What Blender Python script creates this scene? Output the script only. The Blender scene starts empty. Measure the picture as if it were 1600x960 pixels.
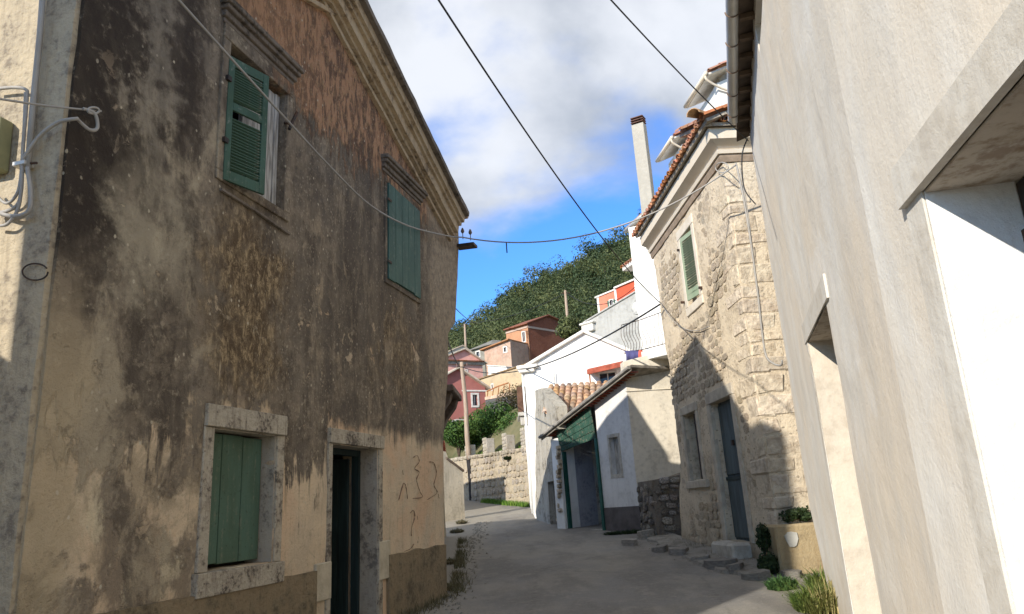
import bpy, bmesh, math, random
from math import sin, cos, tan, pi, atan2, radians, hypot, sqrt
from mathutils import Vector, Matrix, noise
from mathutils.geometry import delaunay_2d_cdt
random.seed(7)
scene = bpy.context.scene
COL = scene.collection

# ------------------------------------------------------------------ camera
EYE = 1.6
FPX, CX, CY = 1200.0, 800.0, 480.0
TH = math.atan(FPX / 4624.0)
RO = atan2(326, 4613)
Fw = Vector((0, cos(TH), sin(TH)))
_R0 = Vector((1, 0, 0)); _U0 = _R0.cross(Fw)
Rt = cos(RO) * _R0 - sin(RO) * _U0
Up = sin(RO) * _R0 + cos(RO) * _U0
CAMP = Vector((0, 0, EYE))
cam = bpy.data.cameras.new('camera'); cam_o = bpy.data.objects.new('camera', cam); COL.objects.link(cam_o)
cam.sensor_width = 36; cam.lens = 36 * FPX / 1600; cam.clip_start = .05; cam.clip_end = 3000
mrot = Matrix((Rt, Up, -Fw)).transposed().to_4x4()
cam_o.matrix_world = Matrix.Translation(CAMP) @ mrot
scene.camera = cam_o

# ------------------------------------------------------------------ light
SUN = Vector((5.3, 6.65, -3.7)).normalized()
SUN_EL = math.asin(-SUN.z)
sun = bpy.data.lights.new('sun', 'SUN'); sun_o = bpy.data.objects.new('sun', sun); COL.objects.link(sun_o)
sun.energy = 2.85; sun.angle = radians(.5); sun.color = (1, .93, .82)
sun_o.rotation_euler = SUN.to_track_quat('-Z', 'Y').to_euler()
world = bpy.data.worlds.new('World'); scene.world = world; world.use_nodes = True
scene.view_settings.view_transform = 'Standard'; scene.view_settings.look = 'None'
scene.view_settings.gamma = 1; scene.view_settings.exposure = 1.08

# ------------------------------------------------------------------ node helper
class N:
    def __init__(s, nt): s.t = nt; s.n = nt.nodes; s.l = nt.links
    def new(s, typ, **kw):
        n = s.n.new(typ)
        for k, v in kw.items(): setattr(n, k, v)
        return n
    def put(s, sock, v):
        if v is None: return
        if hasattr(v, 'is_output'): s.l.new(v, sock)
        else:
            if isinstance(v, (tuple, list)) and len(v) == 3 and sock.type == 'RGBA': v = tuple(v) + (1,)
            sock.default_value = v
    def math(s, op, a, b=None, c=None, clamp=False):
        n = s.new('ShaderNodeMath', operation=op, use_clamp=clamp)
        s.put(n.inputs[0], a); s.put(n.inputs[1], b)
        if c is not None: s.put(n.inputs[2], c)
        return n.outputs[0]
    def coord(s, which='Object'): return s.new('ShaderNodeTexCoord').outputs[which]
    def map(s, v, scale=(1, 1, 1), loc=(0, 0, 0)):
        n = s.new('ShaderNodeMapping'); s.put(n.inputs['Vector'], v); s.put(n.inputs['Scale'], scale); s.put(n.inputs['Location'], loc)
        return n.outputs[0]
    def noise(s, v, scale, detail=4, rough=.55, dist=0):
        n = s.new('ShaderNodeTexNoise'); s.put(n.inputs['Vector'], v); s.put(n.inputs['Scale'], scale)
        s.put(n.inputs['Detail'], detail); s.put(n.inputs['Roughness'], rough); s.put(n.inputs['Distortion'], dist)
        return n.outputs['Fac']
    def voro(s, v, scale, out='Distance', feature='F1'):
        n = s.new('ShaderNodeTexVoronoi', feature=feature); s.put(n.inputs['Vector'], v); s.put(n.inputs['Scale'], scale)
        return n.outputs[out]
    def mr(s, v, a, b, c=0., d=1., smooth=True):
        n = s.new('ShaderNodeMapRange', interpolation_type='SMOOTHSTEP' if smooth else 'LINEAR')
        s.put(n.inputs['Value'], v)
        for i, x in zip(('From Min', 'From Max', 'To Min', 'To Max'), (a, b, c, d)): s.put(n.inputs[i], x)
        return n.outputs['Result']
    def mix(s, f, a, b, mode='MIX'):
        n = s.new('ShaderNodeMix', data_type='RGBA', blend_type=mode)
        s.put(n.inputs[0], f); s.put(n.inputs[6], a); s.put(n.inputs[7], b)
        return n.outputs[2]
    def sep(s, v):
        n = s.new('ShaderNodeSeparateXYZ'); s.put(n.inputs[0], v); return n.outputs
    def ramp(s, f, stops):
        n = s.new('ShaderNodeValToRGB'); s.put(n.inputs[0], f); cr = n.color_ramp
        while len(cr.elements) < len(stops): cr.elements.new(.5)
        for e, (p, c) in zip(cr.elements, stops): e.position = p; e.color = tuple(c) + (1,)
        return n.outputs[0]
    def bump(s, h, dist=.02, strength=1., nrm=None):
        n = s.new('ShaderNodeBump'); s.put(n.inputs['Height'], h); s.put(n.inputs['Distance'], dist); s.put(n.inputs['Strength'], strength)
        if nrm is not None: s.put(n.inputs['Normal'], nrm)
        return n.outputs[0]

# ------------------------------------------------------------------ sky with clouds
w = N(world.node_tree); w.n.clear()
sky = w.new('ShaderNodeTexSky', sky_type='NISHITA'); sky.sun_disc = False
sky.sun_elevation = SUN_EL; sky.sun_rotation = atan2(-SUN.x, -SUN.y); sky.air_density = 1.0; sky.dust_density = .3; sky.ozone_density = 3.5
dirv = w.coord('Generated'); sx = w.sep(dirv)
den = w.math('MAXIMUM', w.math('ADD', sx[2], .12), .05)
comb = w.new('ShaderNodeCombineXYZ'); w.put(comb.inputs[0], w.math('DIVIDE', sx[0], den)); w.put(comb.inputs[1], w.math('DIVIDE', sx[1], den)); w.put(comb.inputs[2], sx[2])
cn = w.noise(w.map(dirv, (1, 1, 1.5), (0.35, 1.2, 0)), 2.6, 8, .50, .15)
cn2 = w.noise(w.map(dirv, (1, 1, 1.4), (2.3, .2, .7)), 3.2, 7, .5, .1)
bias = w.mr(sx[2], .30, .42, -.20, .16)
dens = w.mr(w.math('ADD', cn, bias), .41, .58)
ccol = w.mix(w.mr(cn2, .35, .66), (1.3, 1.45, 1.65), (3.0, 3.08, 3.2))
skyc = w.mix(1., sky.outputs[0], (.33, .60, .93), 'MULTIPLY')
mixc = w.mix(w.math('MULTIPLY', dens, .93), skyc, ccol)
bg = w.new('ShaderNodeBackground'); w.put(bg.inputs[0], mixc); bg.inputs[1].default_value = .15
wo = w.new('ShaderNodeOutputWorld'); w.l.new(bg.outputs[0], wo.inputs[0])

# ------------------------------------------------------------------ projection helpers (pixel of the photo -> point on a real plane)
def ray(px, py): return Fw + Rt * ((px - CX) / FPX) + Up * ((CY - py) / FPX)
def GR(y): return .015 * y + .00075 * y * y if y > 0 else .015 * y
def ground(px, py):
    d = ray(px, py); t = .5
    while t < 150:
        p = CAMP + d * t
        if p.z < GR(p.y): return p
        t += .02
    return p
def at(px, py, Y):
    d = ray(px, py); return CAMP + d * (Y / d.y)
def vdir(vx, vy=None):
    if vy is None: vy = 791 - .0707 * (vx - 822)
    d = ray(vx, vy); d.z = 0; return d.normalized()
class Fr:
    """a wall's own frame: u along it, z up it, w out of it (towards the street)"""
    def __init__(s, P, u, side=1, tilt=0.):
        s.P = Vector(P); s.u = Vector(u).normalized(); s.side = side
        n = side * Vector((s.u.y, -s.u.x, 0)); s.v = Vector((0, 0, 1)) * cos(tilt) + n * sin(tilt); s.m = n * cos(tilt) - Vector((0, 0, 1)) * sin(tilt)
        yl = s.v.cross(s.u)
        s.mat = Matrix((s.u, yl, s.v)).transposed().to_4x4(); s.mat.translation = s.P
        s.sgn = -side
    def uv(s, px, py, w=0.):
        d = ray(px, py); P = s.P + w * s.m
        t = (P - CAMP).dot(s.m) / d.dot(s.m); q = CAMP + d * t - s.P
        return q.dot(s.u), q.dot(s.v)
    def pt(s, px, py, w=0.):
        a, b = s.uv(px, py, w); return (a, w, b)
    def wp(s, u, w, z): return s.P + s.u * u + s.m * w + s.v * z
WORLD = None

# ------------------------------------------------------------------ object helpers
def tag(o, label=None, cat=None, group=None, kind=None):
    if label: o['label'] = label
    if cat: o['category'] = cat
    if group: o['group'] = group
    if kind: o['kind'] = kind
    return o
def thing(name, label, cat, mat=None, group=None, loc=None):
    o = bpy.data.objects.new(name, None); COL.objects.link(o); o.empty_display_size = .3
    if mat is not None: o.matrix_world = mat
    if loc is not None: o.location = loc
    return tag(o, label, cat, group)
def link(name, me, parent=None, mat=None, label=None):
    o = bpy.data.objects.new(name, me); COL.objects.link(o)
    if parent is not None: o.parent = parent
    if mat is not None: o.matrix_local = mat
    if label: o['label'] = label
    return o
class MB:
    """collects shapes; coordinates (u, w, z); s flips w so that it points out of the wall"""
    def __init__(s, fr=None): s.v = []; s.f = []; s.s = fr.sgn if fr is not None else 1
    def add(s, vs, fs):
        b = len(s.v); s.v += [(p[0], p[1] * s.s, p[2]) for p in vs]; s.f += [tuple(b + i for i in f) for f in fs]; return s
    def box(s, u0, u1, w0, w1, z0, z1, skew=0):
        vs = [(u, w_, z) for z in (z0, z1) for w_ in (w0, w1) for u in (u0, u1)]
        return s.add(vs, [(0, 1, 3, 2), (4, 6, 7, 5), (0, 4, 5, 1), (2, 3, 7, 6), (0, 2, 6, 4), (1, 5, 7, 3)])
    def hexa(s, bot, top):
        return s.add(list(bot) + list(top), [(0, 1, 2, 3), (4, 7, 6, 5), (0, 4, 5, 1), (1, 5, 6, 2), (2, 6, 7, 3), (3, 7, 4, 0)])
    def prism(s, poly, w0, w1):
        n = len(poly)
        return s.add([(p[0], w0, p[1]) for p in poly] + [(p[0], w1, p[1]) for p in poly],
                     [tuple(range(n)), tuple(range(2 * n - 1, n - 1, -1))] + [(i, (i + 1) % n, n + (i + 1) % n, n + i) for i in range(n)])
    def tube(s, pts, r, n=8, cap=True):
        P = [Vector(p) for p in pts]; rings = []; up = None
        for i, p in enumerate(P):
            t = (P[min(i + 1, len(P) - 1)] - P[max(i - 1, 0)]).normalized()
            if up is None:
                up = Vector((0, 0, 1)) if abs(t.z) < .9 else Vector((1, 0, 0))
            a = t.cross(up)
            if a.length < 1e-4: a = t.cross(Vector((0, 1, .3)))
            a.normalize(); up = a.cross(t).normalized()
            rr = r[i] if isinstance(r, (list, tuple)) else r
            rings.append([p + (a * cos(k * 2 * pi / n) + up * sin(k * 2 * pi / n)) * rr for k in range(n)])
        fs = []
        for i in range(len(P) - 1):
            for k in range(n): fs.append((i * n + k, i * n + (k + 1) % n, (i + 1) * n + (k + 1) % n, (i + 1) * n + k))
        if cap: fs += [tuple(range(n))[::-1], tuple((len(P) - 1) * n + k for k in range(n))]
        return s.add([q for ring in rings for q in ring], fs)
    def sweep(s, prof, path):
        """profile [(out, z)] closed, path [(u, w)] open, mitred; out is to the left of travel times -1"""
        rings = []
        for i, p in enumerate(path):
            p = Vector(p)
            d0 = (p - Vector(path[i - 1])).normalized() if i else None
            d1 = (Vector(path[i + 1]) - p).normalized() if i < len(path) - 1 else None
            if d0 is None: d0 = d1
            if d1 is None: d1 = d0
            n0 = Vector((-d0.y, d0.x)); n1 = Vector((-d1.y, d1.x)); m = (n0 + n1); m = m / max(.2, m.dot(n0) if m.length else 1)
            rings.append([(p.x + m.x * o, p.y + m.y * o, z) for o, z in prof])
        n = len(prof); fs = []
        for i in range(len(path) - 1):
            for k in range(n): fs.append((i * n + k, i * n + (k + 1) % n, (i + 1) * n + (k + 1) % n, (i + 1) * n + k))
        fs += [tuple(range(n)), tuple((len(path) - 1) * n + k for k in range(n))]
        return s.add([q for r in rings for q in r], fs)
    def build(s, name, mat, parent=None, bevel=0, smooth=False, jit=0, label=None, lmat=None):
        me = s.mesh(name, mat, bevel, smooth, jit); return link(name, me, parent, lmat, label)
    def mesh(s, name, mat, bevel=0, smooth=False, jit=0):
        bm = bmesh.new(); vs = [bm.verts.new(p) for p in s.v]
        for f in s.f:
            try: bm.faces.new([vs[i] for i in f])
            except ValueError: pass
        bmesh.ops.recalc_face_normals(bm, faces=bm.faces)
        if bevel:
            eds = [e for e in bm.edges if len(e.link_faces) == 2 and e.calc_face_angle(0) > .6]
            bmesh.ops.bevel(bm, geom=eds, offset=bevel, segments=1, affect='EDGES', clamp_overlap=True)
        if jit:
            for v in bm.verts: v.co += noise.noise_vector(v.co * 3.1) * jit
        me = bpy.data.meshes.new(name); bm.to_mesh(me); bm.free()
        if mat: me.materials.append(mat)
        if smooth:
            for p in me.polygons: p.use_smooth = True
        return me

def inside(p, poly):
    c = False; x, y = p; j = len(poly) - 1
    for i in range(len(poly)):
        a, b = poly[i], poly[j]
        if (a[1] > y) != (b[1] > y) and x < (b[0] - a[0]) * (y - a[1]) / (b[1] - a[1]) + a[0]: c = not c
        j = i
    return c
def dens_poly(poly, step):
    out = []
    for i, a in enumerate(poly):
        b = poly[(i + 1) % len(poly)]; n = max(1, int(hypot(b[0] - a[0], b[1] - a[1]) / step))
        for k in range(n): out.append((a[0] + (b[0] - a[0]) * k / n, a[1] + (b[1] - a[1]) * k / n))
    return out
def rect(u0, u1, z0, z1): return [(u0, z0), (u1, z0), (u1, z1), (u0, z1)]
def wall(fr, outline, holes, T, step, amp, name, mat, parent, edge_amp=0., w0=0., label=None, wf=None, fade=None):
    """a wall of real thickness T whose openings are cut right through it; its face undulates by amp"""
    loops = [dens_poly(outline, step)] + [dens_poly(h, step) for h in holes]
    rnd = random.Random(hash(name) % 1000 + 3)
    pts = []; edges = []; hole_n = 0
    for li, lp in enumerate(loops):
        b = len(pts)
        for p in lp:
            if edge_amp:
                k = noise.noise_vector(Vector((p[0] * 2.3, p[1] * 2.3, 5))) * edge_amp
                p = (p[0] + k.x, p[1] + (k.y if li else 0))
            pts.append(p)
        edges += [(b + i, b + (i + 1) % len(lp)) for i in range(len(lp))]
        if li == 0: n_out = len(pts)
    fixed = len(pts)
    if amp or step < .5:
        xs = [p[0] for p in outline]; zs = [p[1] for p in outline]
        x = min(xs)
        while x < max(xs):
            z = min(zs)
            while z < max(zs):
                q = (x + rnd.uniform(-.3, .3) * step, z + rnd.uniform(-.3, .3) * step)
                if inside(q, outline) and not any(inside(q, h) for h in holes): pts.append(q)
                z += step
            x += step
    r = delaunay_2d_cdt([Vector(p) for p in pts], edges, [], 0, 1e-5)
    V, Fc = r[0], r[2]
    tri = []
    for f in Fc:
        c = sum((V[i] for i in f), Vector((0, 0))) / len(f)
        if inside(c, loops_p(pts, loops, 0)) and not any(inside(c, loops_p(pts, loops, k + 1)) for k in range(len(holes))): tri.append(tuple(f))
    def wz(p):
        a = amp * (1 if fade is None else min(1, abs(p[0] - fade) / .8)) * (noise.noise(Vector((p[0] * 1.1, p[1] * 1.1, 3.3))) + .5 * noise.noise(Vector((p[0] * 4, p[1] * 4, 7.3)))) if amp else 0
        return w0 + a + (wf(p[0], p[1]) if wf else 0)
    mb = MB(fr); vs = [(p.x, wz(p), p.y) for p in V]
    nv = len(vs); vs2 = [(p.x, w0 - T, p.y) for p in V]
    cnt = {}
    for f in tri:
        for i in range(len(f)):
            e = (f[i], f[(i + 1) % len(f)]); k = tuple(sorted(e)); cnt[k] = cnt.get(k, 0) + 1
    bnd = [e for e, c in cnt.items() if c == 1]; used = sorted({i for e in bnd for i in e}); idx = {v: nv + k for k, v in enumerate(used)}
    mb.add(vs + [vs2[i] for i in used], tri + [(a, b, idx[b], idx[a]) for a, b in bnd])
    return mb.build(name, mat, parent, label=label)
def loops_p(pts, loops, k):
    b = sum(len(l) for l in loops[:k]); return pts[b:b + len(loops[k])]

# ------------------------------------------------------------------ materials
MATS = {}
def newmat(name):
    m = bpy.data.materials.new(name); m.use_nodes = True; n = N(m.node_tree); b = n.n['Principled BSDF']; b.inputs['Specular IOR Level'].default_value = .25
    return m, n, b
def simple(name, col, rough=.7, metal=0, var=.12, scale=6., bump=.0, bscale=30., spec=.25, obj_var=0., col2=None, stretch=(1, 1, 1), emit=None):
    if name in MATS: return MATS[name]
    m, n, b = newmat(name)
    P = n.map(n.coord(), stretch)
    f = n.noise(P, scale, 6, .6)
    c2 = col2 or tuple(c * .55 for c in col)
    lo, hi = .5 - .5 * min(1, .25 + (1 - var) * .5), .5 + .5 * min(1, .25 + (1 - var) * .5)
    c = n.mix(n.mr(f, .35, .68, 0, min(1, var * 3)), col, c2)
    if obj_var:
        oi = n.new('ShaderNodeObjectInfo')
        h = n.new('ShaderNodeHueSaturation'); n.put(h.inputs['Color'], c)
        n.put(h.inputs['Value'], n.mr(oi.outputs['Random'], 0, 1, 1 - obj_var, 1 + obj_var, False))
        n.put(h.inputs['Hue'], n.mr(n.math('FRACT', n.math('MULTIPLY', oi.outputs['Random'], 7.31)), 0, 1, .5 - obj_var * .05, .5 + obj_var * .04, False))
        n.put(h.inputs['Saturation'], n.mr(n.math('FRACT', n.math('MULTIPLY', oi.outputs['Random'], 3.7)), 0, 1, 1 - obj_var, 1 + obj_var * .6, False))
        c = h.outputs[0]
    n.put(b.inputs['Base Color'], c); b.inputs['Roughness'].default_value = rough; b.inputs['Metallic'].default_value = metal
    b.inputs['Specular IOR Level'].default_value = spec
    if bump:
        n.put(b.inputs['Normal'], n.bump(n.noise(n.coord(), bscale, 6, .6), bump))
    MATS[name] = m; return m
def plaster(name, base, stain, scale=1.0, streak=.5, speck=.3, bump=.01, dark=(.08, .07, .06), patch=.4, base2=None, rough=.9, foot=None, pits=False):
    """weathered render: blotches, rain streaks, fine grain, specks of lichen"""
    if name in MATS: return MATS[name]
    m, n, b = newmat(name); P = n.coord(); s = n.sep(P)
    big = n.noise(P, .8 * scale, 6, .6, .2); st = n.noise(n.map(P, (3., 3., .28)), 1.6 * scale, 5, .6, .1)
    fine = n.noise(P, 22, 8, .7); mid = n.noise(P, 5 * scale, 6, .65)
    c = n.mix(n.mr(n.math('ADD', n.math('MULTIPLY', big, .6), n.math('MULTIPLY', mid, .4)), .42, .6), base, base2 or tuple(x * .86 for x in base))
    c = n.mix(n.math('MULTIPLY', n.mr(st, .5, .72), streak), c, stain)
    c = n.mix(n.math('MULTIPLY', n.mr(n.math('ADD', n.math('MULTIPLY', big, .5), n.math('MULTIPLY', mid, .5)), .52, .61), patch), c, dark)
    c = n.mix(n.math('MULTIPLY', n.mr(fine, .56, .7), speck), c, dark)
    if pits:
        pv = n.mr(n.math('ADD', n.voro(n.map(P, (1, 1, 1.5)), 7.), n.math('MULTIPLY', n.math('ADD', mid, -.5), .5)), .20, .10)
        c = n.mix(n.math('MULTIPLY', pv, .8), c, tuple(x * .38 for x in base))
    if foot:
        c = n.mix(n.math('MULTIPLY', n.mr(n.math('ADD', s[2], n.math('MULTIPLY', mid, 1.2)), .5, 1.4, 1, 0), .8), c, foot)
    n.put(b.inputs['Base Color'], c); b.inputs['Roughness'].default_value = rough
    h = n.math('ADD', n.math('MULTIPLY', fine, .35), n.math('ADD', mid, n.math('MULTIPLY', big, .8)))
    n.put(b.inputs['Normal'], n.bump(h, bump)); MATS[name] = m; return m

def facade_mat():
    m, n, b = newmat('weathered_facade'); P = n.coord(); s = n.sep(P); U, Z = s[0], s[2]
    M_, A_ = (lambda a, b_: n.math('MULTIPLY', a, b_)), (lambda a, b_: n.math('ADD', a, b_))
    big = n.noise(P, .55, 5, .6, .3); med = n.noise(n.map(P, (1, 1, .75), (3, 1, 4)), 1.9, 7, .62, .35)
    st1 = n.noise(n.map(P, (2.2, 2.2, .16), (1, 0, 3)), 1.0, 5, .6, .1); st2 = n.noise(n.map(P, (7, 7, .35), (4, 0, 1)), 1.3, 6, .65, .15)
    mott = n.noise(P, 9, 8, .72); fine = n.noise(P, 40, 6, .75); blot = n.noise(n.map(P, (2.6, 2.6, .8)), 4.2, 7, .7, .3)
    # smooth cream plaster with peach patches, brown bloom on the left
    lft = n.mr(A_(U, M_(A_(big, -.5), 2.)), -4.4, -5.4)
    cream = n.mix(n.mr(med, .38, .62), (.74, .58, .39), (.64, .51, .355))
    cream = n.mix(M_(n.mr(n.noise(P, 1.1, 4, .5, .2), .46, .62), n.mr(U, -6., -3., .35, 1.)), cream, (.72, .50, .32))
    cream = n.mix(M_(n.mr(n.noise(n.map(P, (1, 1, .8), (2, 6, 2)), 2.3, 8, .68, .5), .45, .60), M_(lft, .7)), cream, (.36, .285, .19))
    cream = n.mix(M_(n.mr(n.noise(n.map(P, (1, 1, .6), (8, 6, 1)), 1.5, 8, .65, .4), .49, .60), M_(lft, .8)), cream, (.20, .16, .12))
    cream = n.mix(M_(n.mr(n.noise(n.map(P, (1, 1, .6), (5, 1, 9)), 1.9, 8, .65, .4), .55, .62), M_(lft, .75)), cream, (.70, .59, .40))
    cream = n.mix(M_(n.mr(mott, .52, .70), .40), cream, (.27, .21, .14))
    cream = n.mix(M_(n.mr(st2, .54, .70), .35), cream, (.34, .27, .18))
    # grey soot skin
    grey = n.mix(n.mr(st1, .38, .62), (.105, .084, .064), (.225, .185, .138))
    grey = n.mix(M_(n.mr(st2, .5, .68), .35), grey, (.14, .11, .083))
    grey = n.mix(M_(n.mr(n.noise(P, 3.3, 9, .72, .6), .44, .60), .6), grey, (.31, .25, .18))
    grey = n.mix(M_(n.mr(n.noise(n.map(P, (1.3, 1.3, .8), (7, 2, 7)), 6.3, 9, .75, .4), .50, .62), .6), grey, (.080, .062, .047))
    grey = n.mix(M_(n.mr(mott, .53, .64), .6), grey, (.42, .35, .25))
    # dark brown left part
    dk = M_(M_(n.mr(A_(U, M_(A_(big, -.5), 2.)), -5.7, -6.9), n.mr(A_(Z, M_(A_(med, -.5), 4.)), 2.6, 4.4)), n.mr(A_(st1, M_(A_(big, -.5), .5)), .66, .40))
    grey = n.mix(M_(dk, .88), grey, n.mix(n.mr(mott, .4, .7), (.045, .034, .026), (.085, .068, .052)))
    grey = n.mix(M_(M_(n.mr(A_(n.noise(n.map(P, (2.4, 2.4, .14), (9, 0, 2)), 1., 5, .55, .2), M_(A_(blot, -.5), .35)), .53, .66), n.mr(Z, 2.6, 4.6)), .6), grey, (.075, .06, .048))
    # rough lichen render under windows (own shape, under the sills)
    wob = A_(M_(A_(mott, -.5), .7), M_(A_(n.noise(P, 2.2, 5, .6, .3), -.5), 1.7))
    def zone(u0, u1, z0, z1, e=.14):
        uu = A_(U, wob); zz = A_(Z, wob)
        return M_(M_(n.mr(uu, u0 - e, u0 + e), n.mr(uu, u1 + e, u1 - e)), M_(n.mr(zz, z0 - e, z0 + e), n.mr(zz, z1 + e, z1 - e)))
    lich = n.mix(n.mr(n.noise(n.map(P, (1, 1, .6)), 11, 10, .85, .5), .45, .60), (.095, .06, .03), (.50, .37, .21))
    lich = n.mix(M_(n.mr(blot, .47, .6), .7), lich, (.10, .065, .035))
    grey = n.mix(M_(zone(-5.95, -4.8, 2.6, 4.3, .3), .85), grey, lich)
    grey = n.mix(M_(zone(-2.5, -.75, 2.9, 4.3, .45), .6), grey, lich)
    grey = n.mix(M_(M_(n.mr(n.noise(n.map(P, (1, 1, .55), (3, 3, 8)), 1.3, 9, .7, .4), .50, .62), n.mr(U, -5.6, -6.2)), .8), grey, (.48, .40, .28))
    grey = n.mix(M_(M_(n.mr(n.noise(n.map(P, (1.6, 1.6, .5), (6, 3, 8)), 1.7, 9, .7, .4), .52, .62), n.mr(U, -4.9, -4.4)), .6), grey, (.43, .34, .23))
    grey = n.mix(M_(M_(zone(-8.2, -7.15, 3.3, 9., .22), n.mr(mott, .72, .54)), .92), grey, (.042, .032, .025))
    grey = n.mix(M_(zone(-6.75, -6.3, 4.6, 9., .2), .85), grey, (.050, .038, .03))
    grey = n.mix(M_(zone(-7.1, -6.8, 4.3, 9., .16), .55), grey, (.30, .26, .20))
    grey = n.mix(M_(zone(-7.2, -6.45, 3.2, 4.1, .3), .65), grey, (.50, .43, .31))
    grey = n.mix(M_(M_(n.mr(U, -4.9, -4.2), n.mr(n.noise(n.map(P, (1.2, 1.2, .5), (2, 2, 2)), 2.4, 9, .75, .4), .44, .56)), .7), grey, (.125, .103, .082))
    # orange exposed render of the gable
    orange = n.mix(n.mr(n.noise(n.map(P, (2.4, 2.4, .75), (2, 1, 2)), 4.6, 8, .72, .5), .44, .56), (.46, .26, .15), (.15, .09, .06))
    orange = n.mix(M_(n.mr(mott, .5, .62), .55), orange, (.42, .27, .14))
    orange = n.mix(n.mr(U, -3.6, -5.2), orange, n.mix(.35, orange, (.46, .25, .13)))
    # grey skin boundary
    lf2 = n.mr(U, -4.0, -3.2, 1., .22)
    edge = A_(A_(Z, M_(M_(A_(med, -.5), 2.6), lf2)), M_(M_(A_(st2, -.5), 1.6), lf2))
    thr = n.mr(U, -6.9, -5.2, 1.9, 2.35)
    thr = A_(thr, M_(M_(n.mr(A_(U, M_(A_(mott, -.5), .3)), -4.75, -4.5), n.mr(U, -3.7, -3.95)), -.75))
    mg = n.mr(n.math('SUBTRACT', edge, thr), -.10, .13)
    low = M_(n.mr(A_(med, M_(A_(mott, -.5), .2)), .51, .59), n.mr(U, -4.3, -5.3))          # grey patches inside the plaster on the left
    mg = n.math('MAXIMUM', mg, M_(low, .85))
    mg = n.math('MAXIMUM', mg, M_(M_(n.mr(st2, .56, .64), n.mr(Z, 1.2, 2.2)), n.mr(U, -2.2, -3.0)))
    # bare pale patches where the soot has flaked off
    fl = M_(n.mr(n.noise(P, 2.6, 9, .7, .5), .60, .64), n.mr(Z, 5.4, 4.0))
    mg = M_(mg, n.math('SUBTRACT', 1., M_(fl, .75)))
    c = n.mix(mg, cream, grey)
    mo = n.mr(A_(A_(Z, M_(A_(blot, -.5), 1.6)), M_(A_(med, -.5), 1.5)), 5.85, 6.25)
    mo = M_(mo, n.mr(A_(U, M_(blot, .8)), -5.0, -4.3))
    mo = n.math('MAXIMUM', mo, M_(n.mr(Z, 6.35, 6.6), n.mr(U, -6.6, -5.9)))
    c = n.mix(mo, c, orange)
    # pale edge strip at the right corner
    es = M_(n.mr(A_(U, M_(A_(med, -.5), .9)), -.50, -.1), n.mr(Z, 2.2, 3.0))
    c = n.mix(M_(es, .8), c, n.mix(n.mr(mott, .42, .62), (.45, .36, .25), (.25, .20, .15)))
    # pale worn left corner, low down
    el = M_(n.mr(A_(U, M_(A_(med, -.5), .9)), -7.25, -7.5), n.mr(Z, 3.4, 2.4))
    c = n.mix(M_(el, .8), c, (.50, .40, .26))
    # white lichen specks
    v = n.voro(n.map(P, (1, 1, .8)), 9.); sp = M_(n.mr(A_(v, M_(fine, .25)), .27, .21), n.mr(n.noise(P, 1.7, 3), .45, .55))
    c = n.mix(M_(sp, .8), c, (.62, .54, .40))
    v2 = n.voro(n.map(P, (1.2, 1.2, .7), (5, 5, 5)), 21.); c = n.mix(M_(M_(n.mr(A_(v2, M_(A_(mott, -.5), .35)), .24, .12), M_(n.mr(mg, .2, .8), n.mr(U, -5.9, -4.9))), .5), c, (.47, .40, .29))
    c = n.mix(M_(n.mr(fine, .56, .7), .35), c, (.06, .05, .04))
    # hairline cracks
    cr = n.voro(P, .9, feature='DISTANCE_TO_EDGE')
    cr = M_(n.mr(A_(cr, M_(A_(mott, -.5), .10)), .006, .0), .35)
    c = n.mix(M_(cr, .4), c, (.05, .04, .03))
    n.put(b.inputs['Base Color'], c); b.inputs['Roughness'].default_value = .95
    h = A_(A_(M_(mott, .8), M_(fine, .35)), A_(M_(mg, .35), M_(mo, M_(blot, 1.2))))
    n.put(b.inputs['Normal'], n.bump(h, .035)); return m

def leafmat(name, a, b_, rough=.6, trans=.25, scale=.9):
    if name in MATS: return MATS[name]
    m, n, b = newmat(name); P = n.coord()
    g = n.new('ShaderNodeNewGeometry')
    c = n.mix(n.mr(n.noise(P, scale, 3), .35, .65), a, b_)
    h = n.new('ShaderNodeHueSaturation'); n.put(h.inputs['Color'], c)
    n.put(h.inputs['Value'], n.mr(g.outputs['Random Per Island'], 0, 1, .6, 1.45, False)); n.put(h.inputs['Hue'], n.mr(g.outputs['Random Per Island'], 0, 1, .515, .485, False))
    n.put(b.inputs['Base Color'], h.outputs[0]); b.inputs['Roughness'].default_value = rough
    tr = n.new('ShaderNodeBsdfTranslucent'); n.put(tr.inputs[0], h.outputs[0]); mx = n.new('ShaderNodeMixShader'); mx.inputs[0].default_value = trans
    n.l.new(b.outputs[0], mx.inputs[1]); n.l.new(tr.outputs[0], mx.inputs[2]); n.l.new(mx.outputs[0], n.n['Material Output'].inputs[0])
    MATS[name] = m; return m

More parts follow.
